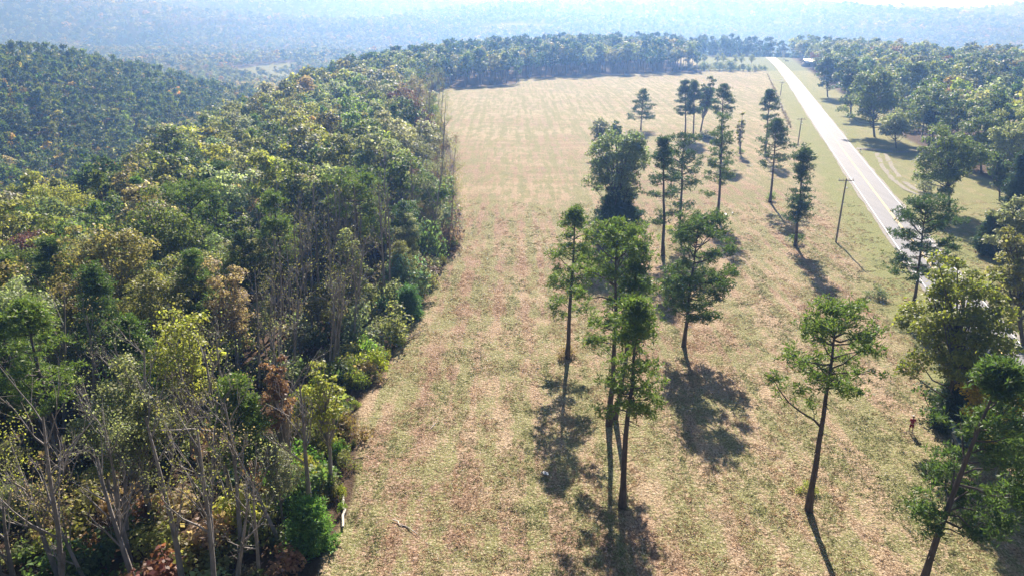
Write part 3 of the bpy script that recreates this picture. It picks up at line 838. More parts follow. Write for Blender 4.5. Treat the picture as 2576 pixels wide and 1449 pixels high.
_, iv = pine(311, h=bigleafy[1] * 0.5, cb=0.02, R=bigleafy[2] * 0.9, shape='cone', dens=3.2)
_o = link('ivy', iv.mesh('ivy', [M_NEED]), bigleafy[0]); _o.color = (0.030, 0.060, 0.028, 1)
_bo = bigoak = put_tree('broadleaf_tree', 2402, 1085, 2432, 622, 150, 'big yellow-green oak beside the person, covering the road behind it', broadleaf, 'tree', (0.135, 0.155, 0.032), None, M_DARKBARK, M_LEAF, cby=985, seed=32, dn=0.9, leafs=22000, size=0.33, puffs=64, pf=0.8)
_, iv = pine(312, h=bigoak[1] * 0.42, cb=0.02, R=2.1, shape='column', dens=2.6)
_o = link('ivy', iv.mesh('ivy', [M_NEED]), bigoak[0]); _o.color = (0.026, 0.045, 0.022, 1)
put_tree('broadleaf_tree', 1762, 335, 1790, 196, 26, 'thin leafy tree at the right of the far cluster of three', broadleaf, 'tree', PAL['dark green'], None, M_DARKBARK, M_LEAF, cby=300, seed=33, leafs=3000, size=0.4)
put_tree('broadleaf_tree', 1861, 388, 1868, 272, 16, 'very thin sparse tree between the arching pine and the verge pines', broadleaf, 'tree', PAL['olive'], None, M_DARKBARK, M_LEAF, cby=380, seed=34, dn=0.5, leafs=1500, size=0.35, puffs=26)
put_tree('broadleaf_tree', 1508, 392, 1510, 298, 30, 'small grey-green tree showing left above the large leafy tree', broadleaf, 'tree', PAL['grey-green'], None, M_DARKBARK, M_LEAF, cby=372, seed=35, leafs=2600, size=0.4)
put_tree('broadleaf_tree', 1550, 386, 1549, 302, 20, 'small green tree peeping over the top of the large leafy tree', broadleaf, 'tree', PAL['green'], None, M_DARKBARK, M_LEAF, cby=370, seed=36, leafs=2000, size=0.4)
put_tree('broadleaf_tree', 2520, 1170, 2545, 890, 95, 'golden-leaved tree behind the leaning pine at the right edge', broadleaf, 'tree', (0.30, 0.24, 0.03), None, M_DARKBARK, M_LEAF, cby=1130, seed=37, leafs=12000, size=0.3)
# road-side trees on the right
GR = 'leafy trees along the right side of the road'
for a in [
    (2200, 345, 2200, 163, 76, 'tall dense dark tree at the corner of the right-hand woods', 'green', 61),
    (2140, 292, 2145, 145, 44, 'dense dark tree just beyond the corner tree of the woods', 'dark green', 62),
    (2082, 245, 2085, 128, 36, 'dark cedar-like tree where the roadside hedge begins', 'dark green', 63),
    (2255, 374, 2252, 270, 42, 'small round tree with a shaded foot beside the driveway end', 'pale green', 64),
    (2346, 366, 2350, 222, 72, 'broad tree above the driveway end with pale-topped leaves', 'green', 65),
    (2387, 532, 2392, 294, 84, 'spreading tree right of the dirt track with a bushy foot', 'green', 66),
    (2515, 505, 2514, 372, 34, 'thin dark tree standing in the clearing right of the dirt track', 'dark green', 67),
    (2575, 870, 2570, 540, 84, 'leafy tree cut by the right edge beyond the oak', 'olive', 68),
    (2540, 720, 2560, 470, 62, 'grey-green tree above the right-edge tree, near the dark cedar', 'grey-green', 69),
    (2470, 430, 2470, 262, 60, 'rounded tree in the woods behind the clearing on the right', 'green', 70),
    (2560, 460, 2560, 270, 66, 'leafy tree at the right edge, behind the thin dark tree', 'pale green', 71),
    (2300, 285, 2300, 150, 50, 'tree behind the corner of the right woods, roundish and dark', 'green', 72),
]:
    put_tree('broadleaf_tree', *a[:5], a[5], broadleaf, 'tree', PAL[a[6]], GR, M_DARKBARK, M_LEAF, seed=a[7], cb=0.16, leafs=7500, size=0.42)
put_tree('cedar_tree', 2500, 640, 2505, 545, 44, 'dark low cedar beside the grass clearing at the right', pine, 'cedar', (0.03, 0.055, 0.03), None, cb=0.05, seed=81, shape='cone', dens=3.0)
put_tree('cedar_tree', 2572, 560, 2574, 380, 48, 'tall dark cedar on the right edge', pine, 'cedar', (0.03, 0.055, 0.03), None, cb=0.08, seed=82, shape='cone', dens=3.0)
# big trees of the near left wood that can be told apart
GL = 'notable trees in the near left wood'
def foot(tx, ty, h):
    """photo point of the foot of a tree of height h whose top shows at (tx, ty)"""
    z = 0.0
    for _ in range(8):
        p = U(tx, ty, h + z); z = gz(p[0], p[1])
    return p, z
def put_top(name, tx, ty, h, hw, label, fn, cat, color, wood=M_BARK, leafm=M_NEED, seed=1, **kw):
    p, z = foot(tx, ty, h)
    depth = p[1] * CP + (H - z - h * 0.7) * SP
    R = hw / FPX * depth
    if fn is broadleaf:
        size = max(0.3, depth * 0.0026); dn = kw.pop('dn', 1.0); cbv = kw.get('cb', 0.35)
        kw['size'] = size; kw['leafs'] = int(min(20000, 2.1 * dn * 4 * math.pi * R * (R + h * (1 - cbv) / 2) / 2 / (size * size * 0.36)))
    w, l = fn(seed, h=h, R=R, **kw)
    root = tree_root(name, (p[0], p[1], z - 0.05), label, cat, GL)
    link('trunk', w.mesh('trunk', [wood], True), root)
    o = link('crown', l.mesh('crown', [leafm]), root); o.color = (*color, 1)
    hand.append((p[0], p[1], max(3.0, R * 0.85)))
for a in [
    (60, 752, 19, 110, 'big near pine at the left edge with layered green crown', B, 41, 'oval', 0.5),
    (470, 470, 18, 72, 'bright pine poking above the wood, left of the bare trunks', B, 42, 'round', 0.55),
    (690, 485, 18, 56, 'upright bright pine in the middle of the wood', B, 43, 'oval', 0.5),
    (885, 455, 17, 66, 'pine with a bright flat green cap above bare trunks near the field', B, 44, 'flat', 0.68),
    (320, 800, 16, 78, 'near pine with drooping crown among yellow leaves', Mi, 45, 'oval', 0.5),
    (590, 950, 13, 66, 'short near pine left of the bright thicket', B, 46, 'oval', 0.45),
    (130, 600, 17, 66, 'green pine rising beside the maroon tree', Mi, 47, 'oval', 0.5),
    (538, 420, 17, 50, 'dark rounded pine at the top of the near slope', D, 48, 'round', 0.55),
    (225, 670, 17, 62, 'dull green pine between the silvery tree and the left edge pines', Mi, 49, 'oval', 0.5),
]:
    put_top('pine_tree', *a[:4], a[4], pine, 'pine tree', a[5], seed=a[6], shape=a[7], cb=a[8], dens=1.0)
for a in [
    (60, 565, 15, 95, 'maroon-leaved tree near the left edge', 'maroon', 51, 0.3, 0.7),
    (340, 590, 15, 88, 'pale silvery-green rounded tree in the near wood', 'pale green', 52, 0.3, 1.0),
    (430, 760, 17, 95, 'thin yellow-leaved tree with a pale trunk, near centre of wood', 'yellow-green', 53, 0.4, 0.4),
    (780, 304, 17, 50, 'golden-orange crowned tree among the green canopy', 'golden', 54, 0.3, 1.0),
    (680, 870, 14, 50, 'reddish-brown leaved tree behind the bright thicket', 'russet', 55, 0.3, 0.5),
    (1072, 275, 16, 36, 'purple-brown leaved tree at the field corner of the wood', 'maroon', 56, 0.35, 0.7),
    (930, 300, 18, 66, 'broad light green tree at the crest near the field', 'green', 57, 0.3, 1.0),
    (800, 890, 13, 56, 'thin yellow-topped tree leaning over the edge of the thicket', 'yellow-green', 58, 0.45, 0.45),
    (120, 470, 16, 95, 'yellow-green tree with a broad crown on the left crest', 'yellow-green', 59, 0.3, 1.0),
    (870, 560, 14, 50, 'light olive young tree beside the slim grey trunks', 'pale green', 60, 0.2, 0.8),
    (1000, 300, 17, 56, 'yellow-topped tree right of the broad light green one', 'yellow-green', 161, 0.3, 0.8),
    (560, 640, 15, 70, 'tan-leaved half bare tree in the middle of the near wood', 'tan', 162, 0.3, 0.5),
]:
    put_top('broadleaf_tree', *a[:4], a[4], broadleaf, 'tree', PAL[a[5]], M_GREYBARK, M_LEAF, seed=a[6], cb=a[7], dn=a[8])
# bare grey trees in the near wood
GB = 'bare grey trees in the left wood'
def put_bare(bx, by, tx, ty, label, seed, leafs=0, color=PAL['olive'], spread=3.0, fork=0.35, tr=None):
    p = U(bx, by); h = height_at(bx, by, ty)
    lean = (((tx - 1288) / FPX * (p[1] * CP + (H - h) * SP) - p[0]) / h, 0)
    w, l = bare_tree(seed, h=h, spread=spread, leafs=leafs, lean=lean, fork=fork, tr=tr)
    root = tree_root('bare_tree', (p[0], p[1], gz(p[0], p[1])), uniq0(label), 'dead tree', GB)
    link('trunk', w.mesh('trunk', [M_GREYBARK], True), root)
    if leafs:
        o = link('crown', l.mesh('crown', [M_LEAF]), root); o.color = (*color, 1)
    hand.append((p[0], p[1], 2.2))
for a in [
    (150, 1530, 45, 980, 'thick bare trunk below the big near pine, dark and branchless low down'),
    (345, 1480, 195, 1130, 'leaning bare grey tree rising left from the bottom edge'),
    (462, 1500, 425, 1000, 'tall forked grey tree with many upright limbs at the bottom'),
    (30, 1500, 20, 1180, 'pale dead tree cut by the left edge'),
    (135, 1520, 150, 1330, 'broken pale dead tree at the bottom left corner'),
    (515, 1330, 520, 960, 'straight grey dead tree right of the forked tree'),
    (780, 1300, 770, 960, 'straight grey dead trunk just behind the bright thicket'),
    (735, 1230, 720, 1000, 'crooked grey dead tree left of the straight trunk by the thicket'),
    (590, 1500, 600, 1230, 'short bare tree low at the bottom, left of the dark undergrowth'),
    (310, 1350, 300, 1100, 'slender dead tree between the leaning and forked trees'),
]:
    put_bare(*a[:4], a[4], 900 + a[0], spread=3.2, tr=0.24)
rngb = np.random.default_rng(91)
k = 0
for i in range(48):
    bx = rngb.uniform(640, 990); by = rngb.uniform(720, 980) - (bx - 690) * 0.2
    p = U(bx, by)
    if p[0] > field_edge(p[1]) - 4: continue
    ty = by - rngb.uniform(240, 330)
    put_bare(bx, by, bx + rngb.uniform(-8, 14), ty, ('slim', 'slender', 'straight', 'bent', 'pale', 'dark', 'forked', 'twin-topped', 'scraggy', 'stiff', 'knotty')[i % 11] + ' bare grey trunk, its foot %s percent across and %s percent down' % (W(bx / 25.76), W(by / 14.49)) if 1 else 'slim bare grey trunk, its foot %s percent across and %s percent down' % (W(bx / 25.76), W(by / 14.49)), 1000 + i, leafs=60, spread=1.7, fork=0.45)
for i in range(34):
    by = rngb.uniform(320, 640); bx0 = np.interp(by, [320, 400, 480, 560, 640], [1118, 1140, 1148, 1160, 1150]) - rngb.uniform(12, 130)
    ty = by - rngb.uniform(130, 270) * (0.6 + 0.4 * by / 620)
    put_bare(bx0, by, bx0 + rngb.uniform(-5, 12), ty, 'thin %s edge tree, its foot %s percent across and %s percent down' % (('purplish', 'grey', 'olive', 'green', 'tan')[i % 5], W(bx0 / 25.76), W(by / 14.49)), 1100 + i,
             leafs=int(rngb.uniform(150, 1100)), color=PAL[('maroon', 'grey-green', 'olive', 'green', 'tan')[i % 5]], spread=2.2, fork=0.2)

for i in range(50):
    bx = rngb.uniform(-100, 800); by = rngb.uniform(1000, 1560)
    p = U(bx, by)
    if p[0] > field_edge(p[1]) - 3 or np.any(np.hypot(np.array([q_[0] for q_ in hand]) - p[0], np.array([q_[1] for q_ in hand]) - p[1]) < 1.6): continue
    hh_ = rngb.uniform(9, 16); z_ = gz(p[0], p[1])
    tx_, ty_ = Pj(p[0], p[1], z_ + hh_)
    if not (5 < tx_ < 2570 and ty_ < 1440): continue
    w, l = bare_tree(1300 + i, h=hh_, spread=rngb.uniform(2.2, 3.4), leafs=int(rngb.choice([0, 120, 500])), lean=(rngb.normal(-0.03, 0.1), rngb.normal(0, 0.05)), fork=0.3, tr=0.012 * hh_ + 0.05)
    root = tree_root('bare_tree', (p[0], p[1], z_), 'half bare %s tree, its top %s percent across and %s percent down' % (('slender', 'twisted', 'grey', 'leaning', 'crooked')[i % 5], W(max(0, min(99, tx_ / 25.76))), W(max(0, min(99, ty_ / 14.49)))), 'dead tree', GB)
    link('trunk', w.mesh('trunk', [M_GREYBARK], True), root)
    if len(l.v):
        o = link('crown', l.mesh('crown', [M_LEAF]), root); o.color = (*PAL[('olive', 'grey-green', 'yellow-green', 'tan', 'pale green')[i % 5]], 1)
    hand.append((p[0], p[1], 1.2))

# ------------------------------------------------------------------ woods: the largest as individuals, the rest as one wood
hx = np.array([h_[0] for h_ in hand]); hy = np.array([h_[1] for h_ in hand]); hr = np.array([h_[2] for h_ in hand])
cand = [c for c in cand if not np.any(np.hypot(hx - c[0], hy - c[1]) < hr * 0.75)]
def visible(x, y, h=15):
    px, py = Pj(x, y, gz(x, y) + h * 0.7)
    return -60 < px < 2636 and -60 < py < 1520
cz = terrain(np.array([c[0] for c in cand]), np.array([c[1] for c in cand]))
cand = [(*c, float(z)) for c, z in zip(cand, cz)]
dist = lambda c: math.sqrt(c[0] ** 2 + c[1] ** 2 + (H - c[7] - 12) ** 2)
chosen = set()
for sp, cap in (('broadleaf', 262), ('pine', 262)):
    lst = [(dist(c) / c[5], i) for i, c in enumerate(cand) if c[2] == sp and visible(c[0], c[1])]
    lst.sort(); chosen |= {i for _, i in lst[:cap]}
ZONE = {'left wood': 'in the left wood', 'far tree line': 'in the far tree line', 'right woods': 'in the right woods', 'pine hill': 'on the upper left hill'}
GZ_ = {'left wood': 'trees of the wood left of the field', 'far tree line': 'trees of the line behind the field', 'right woods': 'trees of the woods right of the road', 'pine hill': 'trees on the upper left hill'}
seen_labels = set()
def place_label(c, sp):
    h = (17 if sp == 'broadleaf' else 19) * c[5]
    px, py = Pj(c[0], c[1], c[7] + h * 0.85)
    fx, fy = min(99, max(0, px / 25.76)), min(99, max(0, py / 14.49))
    cn = {'bright': 'bright green', 'mid': 'mid green', 'deep': 'deep green'}.get(c[3], c[3])
    kindw = 'pine' if sp == 'pine' else 'leafy tree'
    for ad in ('', 'tall ' if c[5] > 0.86 else 'small ', 'full ', 'rough '):
        s = '%s%s %s %s, %s percent across, %s percent down' % (ad, cn, kindw, ZONE[c[6]], W(fx), W(fy))
        if s not in seen_labels: break
    seen_labels.add(s); return s
rng = np.random.default_rng(5)
sp_pts = []; sp_src = []; sp_tint = []; sp_sc = []
for i, c in enumerate(cand):
    x, y, sp, cn, _, s, zone, z = c
    base = PINE_C.get(cn) or PAL[cn]
    if sp == 'pine' and cn not in PINE_C: base = D
    if sp == 'broadleaf' and cn == 'deep': base = PAL['dark green']; c = c[:3] + ('dark green',) + c[4:]
    if zone == 'pine hill': base = tuple(v_ * w_ for v_, w_ in zip(base, (1.7, 1.35, 1.1)))
    tint = jitter_col(base)
    d = dist(c)
    if i in chosen:
        far_ = d > 260
        nm = 'pine_tree' if sp == 'pine' else 'broadleaf_tree'
        rz = rng.uniform(0, 6.28); sc = (s * rng.uniform(0.9, 1.1), s * rng.uniform(0.9, 1.1), s)
        if far_:
            o = link(nm, (PI_FAR if sp == 'pine' else BL_FAR)[rng.integers(0, 4)], loc=(x, y, z), rz=rz, sc=sc); o.color = (*tint, 1)
            tag(o, place_label(c, sp), 'pine tree' if sp == 'pine' else 'tree', GZ_[zone])
        else:
            pool = (PI_NEAR if d < 105 else PI_MID) if sp == 'pine' else (BL_NEAR if d < 115 else BL_MID)
            tm, cm = pool[rng.integers(0, len(pool))]
            root = tree_root(nm, (x, y, z), place_label(c, sp), 'pine tree' if sp == 'pine' else 'tree', GZ_[zone], rz); root.scale = sc
            link('trunk', tm, root); o = link('crown', cm, root); o.color = (*tint, 1)
    else:
        rngs = (S_PIM if d < 240 else S_PIF) if sp == 'pine' else (S_BLM if d < 240 else S_BLF)
        sp_pts.append((x, y, z)); sp_src.append(rng.integers(*rngs)); sp_tint.append(tint); sp_sc.append(s)
# far country
def far_ring(r0, r1, sp_, sc0, srcs):
    def acc(X, Y):
        r = np.hypot(X, Y); a = np.abs(X) < 0.80 * Y
        in_near = ((Y < 800) & (X < -150)) | ((Y < 640) & (X > -150)) | ((Y < 760) & (X > 105))
        return (r > r0) & (r <= r1) & a & ~in_near & ~in_poly(X, Y, MEADOW) & (vnoise(X / 260 + 2, Y / 190, 63) < 0.86)
    X, Y = poisson(rng, -r1 * 0.62, r1 * 0.62, 380, r1, sp_, acc)
    Z = terrain(X, Y); px, py = Pj(X, Y, Z + 10)
    k = (px > -150) & (px < 2730)
    for x, y, z in zip(X[k], Y[k], Z[k]):
        sp_pts.append((x, y, z)); sp_src.append(rng.integers(*srcs)); sp_sc.append(sc0 * rng.uniform(0.7, 1.15))
        q = rng.random()
        sp_tint.append(jitter_col(PAL['golden' if q < 0.02 else 'tan' if q < 0.08 else 'olive' if q < 0.25 else 'pale green' if q < 0.45 else 'grey-green' if q < 0.6 else 'dark green' if q < 0.78 else 'green'], 0.1))
far_ring(380, 1150, 9.5, 0.95, S_BLF)
far_ring(1150, 2300, 14, 1.15, S_BLX)
far_ring(2300, 4700, 27, 1.9, S_BLX)
# undergrowth in the near wood
X, Y = poisson(rng, -100, 5, 24, 170, 2.6, lambda X, Y: (X < field_edge(np.clip(Y, 20, 360)) - 1.5) & (X > -0.8 * Y - 15) & (vnoise(X / 6, Y / 6, 5) > np.where(Y < 60, 0.18, 0.34)))
Z = terrain(X, Y)
ug = [(float(a), float(b), float(c)) for a, b, c in zip(X, Y, Z)]
ug_t = np.array([jitter_col(PAL[pick(rng, {'olive': 5, 'green': 5, 'pale green': 3, 'russet': 3, 'yellow-green': 3, 'tan': 4, 'dark green': 3})], 0.2) for _ in ug])
undergrowth = gn_scatter('undergrowth', ug, rng.integers(0, 3, len(ug)), rng.uniform(0, 6.28, len(ug)), rng.uniform(0.5, 1.6, len(ug)), ug_t, SRC[S_BUSH[0]:S_BUSH[1]])
kind(undergrowth, 'stuff'); tag(undergrowth, 'mixed low undergrowth on the floor of the left wood', 'undergrowth')
wood = gn_scatter('forest', sp_pts, sp_src, rng.uniform(0, 6.28, len(sp_pts)), sp_sc, np.array(sp_tint), SRC[:16])
kind(wood, 'stuff'); tag(wood, 'endless autumn-tinged forest over the hills and valleys beyond', 'forest')
print('forest points', len(sp_pts), 'undergrowth', len(ug), 'individual', len(chosen))

# ------------------------------------------------------------------ thicket and shrubs at the wood's edge
def put_bush(x, y, s, color, label, group=None, name='shrub', meshes=None, szz=1.0):
    r = tree_root(name, (x, y, gz(x, y) - 0.02), label, 'shrub', group, random.Random(int(x * 91 + y)).uniform(0, 6.28)); r.scale = (s, s, s * szz)
    tm, cm = (meshes or BUSHM)[int(abs(x * 7 + y * 3)) % len(meshes or BUSHM)]
    link('stem', tm, r); o = link('crown', cm, r); o.color = (*color, 1); return r
rs = random.Random(4)
used_l = set()
def uniq(s):
    for w_ in ('', 'leafy ', 'rounded ', 'tangled ', 'bushy ', 'ragged ', 'dense ', 'loose '):
        if w_ + s not in used_l: break
    used_l.add(w_ + s); return w_ + s
GE = 'shrubs of the thicket on the edge of the left wood'
brights = [(0.16, 0.26, 0.035), (0.12, 0.21, 0.04), (0.22, 0.30, 0.04), (0.09, 0.16, 0.035), (0.15, 0.19, 0.06)]
def edge_bush(y_px, back, s, colr, what):
    ex = np.interp(y_px, [p[1] for p in edge_px][::-1], [p[0] for p in edge_px][::-1])
    p = U(ex, y_px); x = p[0] - back
    px, py = Pj(x, p[1], 0.5)
    put_bush(x, p[1], s, tuple(v_ * rs.uniform(0.55, 0.95) * w_ for v_, w_ in zip(colr, (1.05, 0.92, 1.15))), uniq('%s %s percent across and %s percent down the photo' % (what, W(float(px) / 25.76), W(float(py) / 14.49))), GE, szz=rs.uniform(1.0, 1.9))
for i in range(48):
    edge_bush(rs.uniform(880, 1290), rs.uniform(0.6, 6.0), rs.uniform(0.45, 1.15), brights[i % 5], 'bright green thicket shrub')
for i in range(26):
    edge_bush(rs.uniform(560, 860), rs.uniform(1.0, 7.0), rs.uniform(0.9, 1.9), (0.15 + 0.03 * rs.random(), 0.20, 0.11), 'silvery green edge shrub')
for i in range(20):
    edge_bush(rs.uniform(560, 1300), rs.uniform(0.2, 1.2), rs.uniform(0.25, 0.5), (0.20, 0.26, 0.04), 'low yellow-green edge weed clump')
p = U(785, 1372); put_bush(p[0], p[1], 1.0, (0.10, 0.19, 0.05), 'small bright young cedar at the bottom edge of the wood', None, 'young_cedar', CEDAR[:1])
p = U(1030, 800); put_bush(p[0], p[1], 1.0, (0.06, 0.13, 0.05), 'dark green young cedar at the wood edge above the fallen branch', None, 'young_cedar', CEDAR[1:])
# ivy and brush at trunk feet, lone shrubs in the field
for (bx, by, s, cc_, lb) in [
    (1430, 896, 0.8, PAL['tan'], 'pale dry brush round the foot of the left tall pine'),
    (1937, 506, 0.9, (0.12, 0.18, 0.04), 'green sprouts round the foot of the wide open-branched pine'),
    (2002, 614, 0.9, (0.06, 0.10, 0.035), 'ivy and sprouts round the foot of the crooked pine'),
    (1862, 386, 0.8, (0.12, 0.17, 0.05), 'low green shrub under the very thin tree'),
    (1768, 352, 1.3, PAL['dark green'], 'dark rounded shrub under the far cluster of three'),
    (1682, 578, 0.45, (0.25, 0.30, 0.05), 'tiny yellow shrub beside the slim pine'),
    (2208, 752, 0.9, (0.10, 0.13, 0.07), 'lone ragged green shrub in the field before the road'),
    (2035, 1240, 0.5, (0.20, 0.23, 0.06), 'small grass clump beside the foot of the leaning bright pine'),
    (2330, 485, 1.6, PAL['grey-green'], 'bushy dark shrub at the bend of the dirt track'),
    (2352, 1038, 1.5, (0.05, 0.08, 0.03), 'dark leafy shrub under the left side of the oak'),
    (2432, 1030, 1.7, (0.04, 0.065, 0.03), 'dark shrub under the right side of the oak'),
    (1303, 208, 0.7, PAL['dark green'], 'tiny shrub at the step in the far field edge'),
]:
    p = U(bx, by); put_bush(p[0], p[1], s, cc_, lb)
# shrub row beyond the field and brush along the old fence
for i in range(17):
    bx = 1722 + i * 12.5 + rs.uniform(-3, 3); by = 180 + rs.uniform(-2, 2)
    p = U(bx, by); put_bush(p[0], p[1], rs.uniform(1.3, 2.6), PAL[('dark green', 'green', 'grey-green')[i % 3]], uniq('%s shrub of the row behind the field, %s percent across the photo' % (('dark green', 'green', 'grey-green')[i % 3], W(bx / 25.76))), 'shrubs in the row behind the field', szz=1.2)
for i in range(8):
    bx = 1725 + i * 24 + rs.uniform(-6, 6); by = 172
    p = U(bx, by); 
    r = tree_root('broadleaf_tree', (p[0], p[1], gz(p[0], p[1])), uniq('young open tree above the shrub row, %s percent across the photo' % W(bx / 25.76)), 'tree', 'young trees above the shrub row', rs.uniform(0, 6)); r.scale = (0.5, 0.5, 0.55)
    tm, cm = BL_MID[i % 5]; link('trunk', tm, r); o = link('crown', cm, r); o.color = (*PAL['pale green'], 1)
fl = [(1988, 322), (1978, 300), (1968, 280), (1961, 258), (1953, 240), (1945, 222), (1938, 205), (1931, 190)]
for i in range(22):
    t = i / 21 * (len(fl) - 1); k = min(int(t), len(fl) - 2); u = t - k
    bx = fl[k][0] * (1 - u) + fl[k + 1][0] * u; by = fl[k][1] * (1 - u) + fl[k + 1][1] * u
    p = U(bx, by); put_bush(p[0], p[1], rs.uniform(0.35, 0.6), (0.15, 0.11, 0.07), uniq('brown brush on the fence line, %s percent across and %s percent down' % (W(bx / 25.76), W(by / 14.49))), 'brush along the old fence line')

# ------------------------------------------------------------------ fence, poles, sign, mailbox, buildings
M_POLE = simple_mat('weathered_pole_wood', (0.30, 0.26, 0.23), 0.85, 0.3, 3, sc3=(1, 1, 0.1))
M_METAL = simple_mat('galvanised_metal', (0.55, 0.56, 0.57), 0.45, 0.1, 2, metallic=0.6)
M_INS = simple_mat('white_ceramic', (0.8, 0.8, 0.78), 0.3, 0.05, 2)
M_PANEL = simple_mat('white_sign_paint', (0.82, 0.82, 0.8), 0.5, 0.05, 1)
root = tree_root('wire_fence', (*U(1960, 256)[:2], 0), 'old post and wire fence along the field left of the road', 'fence')
o0 = np.array(root.location)
prev = None; fw = MB()
for i in range(26):
    t = i / 25 * (len(fl) - 1); k = min(int(t), len(fl) - 2); u = t - k
    p = U(fl[k][0] * (1 - u) + fl[k + 1][0] * u, fl[k][1] * (1 - u) + fl[k + 1][1] * u)
    q = np.array((p[0], p[1], gz(p[0], p[1]))) - o0
    mb = MB(); mb.tube(np.array([q, q + (0.01, 0, 1.3)]), (0.07, 0.06), 6); link('post', mb.mesh('post', [M_POLE], True), root)
    if prev is not None:
        for zz in (0.4, 0.8, 1.2):
            fw.tube(np.array([prev + (0, 0, zz), (prev + q) / 2 + (0, 0, zz - 0.04), q + (0, 0, zz)]), (0.008,) * 3, 3)
    prev = q
link('wire', fw.mesh('wire', [M_METAL]), root)

def pole_thing(bx, by, h, label, arm=True, rz=0.0):
    p = U(bx, by); r = tree_root('utility_pole', (p[0], p[1], gz(p[0], p[1])), label, 'utility pole', 'utility poles along the road', rz)
    mb = MB(); mb.tube(np.array([(0, 0, -0.2), (0.02, 0, h * 0.5), (0.05, 0, h)]), (0.17, 0.145, 0.11), 10); link('pole', mb.mesh('pole', [M_POLE], True), r)
    if arm:
        mb = MB(); mb.box((-1.25, -0.06, h - 0.35), (1.35, 0.06, h - 0.21)); link('crossarm', mb.mesh('crossarm', [M_POLE]), r)
        mb = MB(); mb.tube(np.array([(0.05, -0.09, h - 0.9), (0.8, -0.08, h - 0.36)]), (0.02, 0.02), 4); mb.tube(np.array([(0.05, -0.09, h - 0.9), (-0.7, -0.08, h - 0.36)]), (0.02, 0.02), 4); link('brace', mb.mesh('brace', [M_METAL]), r)
        for x in (-1.1, -0.45, 0.55, 1.2):
            mb = MB(); mb.tube(np.array([(x, 0, h - 0.21), (x, 0, h - 0.12), (x, 0, h - 0.1), (x, 0, h + 0.02)]), (0.025, 0.03, 0.07, 0.05), 8); link('insulator', mb.mesh('insulator', [M_INS], True), r)
        mb = MB(); mb.box((0.1, -0.1, h - 1.65), (0.55, 0.1, h - 1.5)); link('bracket', mb.mesh('bracket', [M_INS]), r)
    return r
hp = height_at(2103, 608, 450)
pole_thing(2103, 608, hp, 'grey wooden utility pole with crossarm between crooked pine and road')
pole_thing(2007, 366, height_at(2007, 366, 298), 'thin grey utility pole behind the crooked pine')
pole_thing(1963, 242, height_at(1963, 242, 207), 'distant thin pole beside the old fence line')
pole_thing(1910, 146, height_at(1910, 146, 120), 'farthest pole left of the road end, carrying a wire over it')
pole_thing(1998, 146, height_at(1998, 146, 124), 'farthest pole right of the road end behind the trees')
pa = U(1910, 146); pb = U(1998, 146); hA = height_at(1910, 146, 126)
mb = MB(); s = np.linspace(0, 1, 12)
for dz in (0, 1.0):
    mb.tube(np.stack([pa[0] + (pb[0] - pa[0]) * s, pa[1] + (pb[1] - pa[1]) * s, hA - dz - 4 * s * (1 - s) * 1.3 + 0 * s], 1), np.full(12, 0.05), 4)
tag(link('power_line', mb.mesh('power_line', [M_METAL])), 'pale sagging cables crossing over the far end of the road', 'cable')
# roadside sign
p = U(1970, 149); r = tree_root('road_sign', (p[0], p[1], gz(p[0], p[1])), 'tall narrow white sign panel right of the road end', 'sign')
mb = MB(); mb.box((-1.1, -0.08, 0.9), (1.1, 0.08, 6.2)); link('panel', mb.mesh('panel', [M_PANEL]), r)
for x in (-0.9, 0.9):
    mb = MB(); mb.box((x - 0.08, 0.085, -0.1), (x + 0.08, 0.25, 5.8)); link('post', mb.mesh('post', [M_METAL]), r)
p = U(1979, 156); r = tree_root('road_sign', (p[0], p[1], gz(p[0], p[1])), 'low white board on the grass right of the tall white sign', 'sign')
mb = MB(); mb.box((-1.5, -0.06, 0.3), (1.5, 0.06, 1.1)); link('panel', mb.mesh('panel', [M_PANEL]), r)
for x in (-1.2, 1.2):
    mb = MB(); mb.box((x - 0.06, 0.065, -0.1), (x + 0.06, 0.2, 1.0)); link('post', mb.mesh('post', [M_METAL]), r)
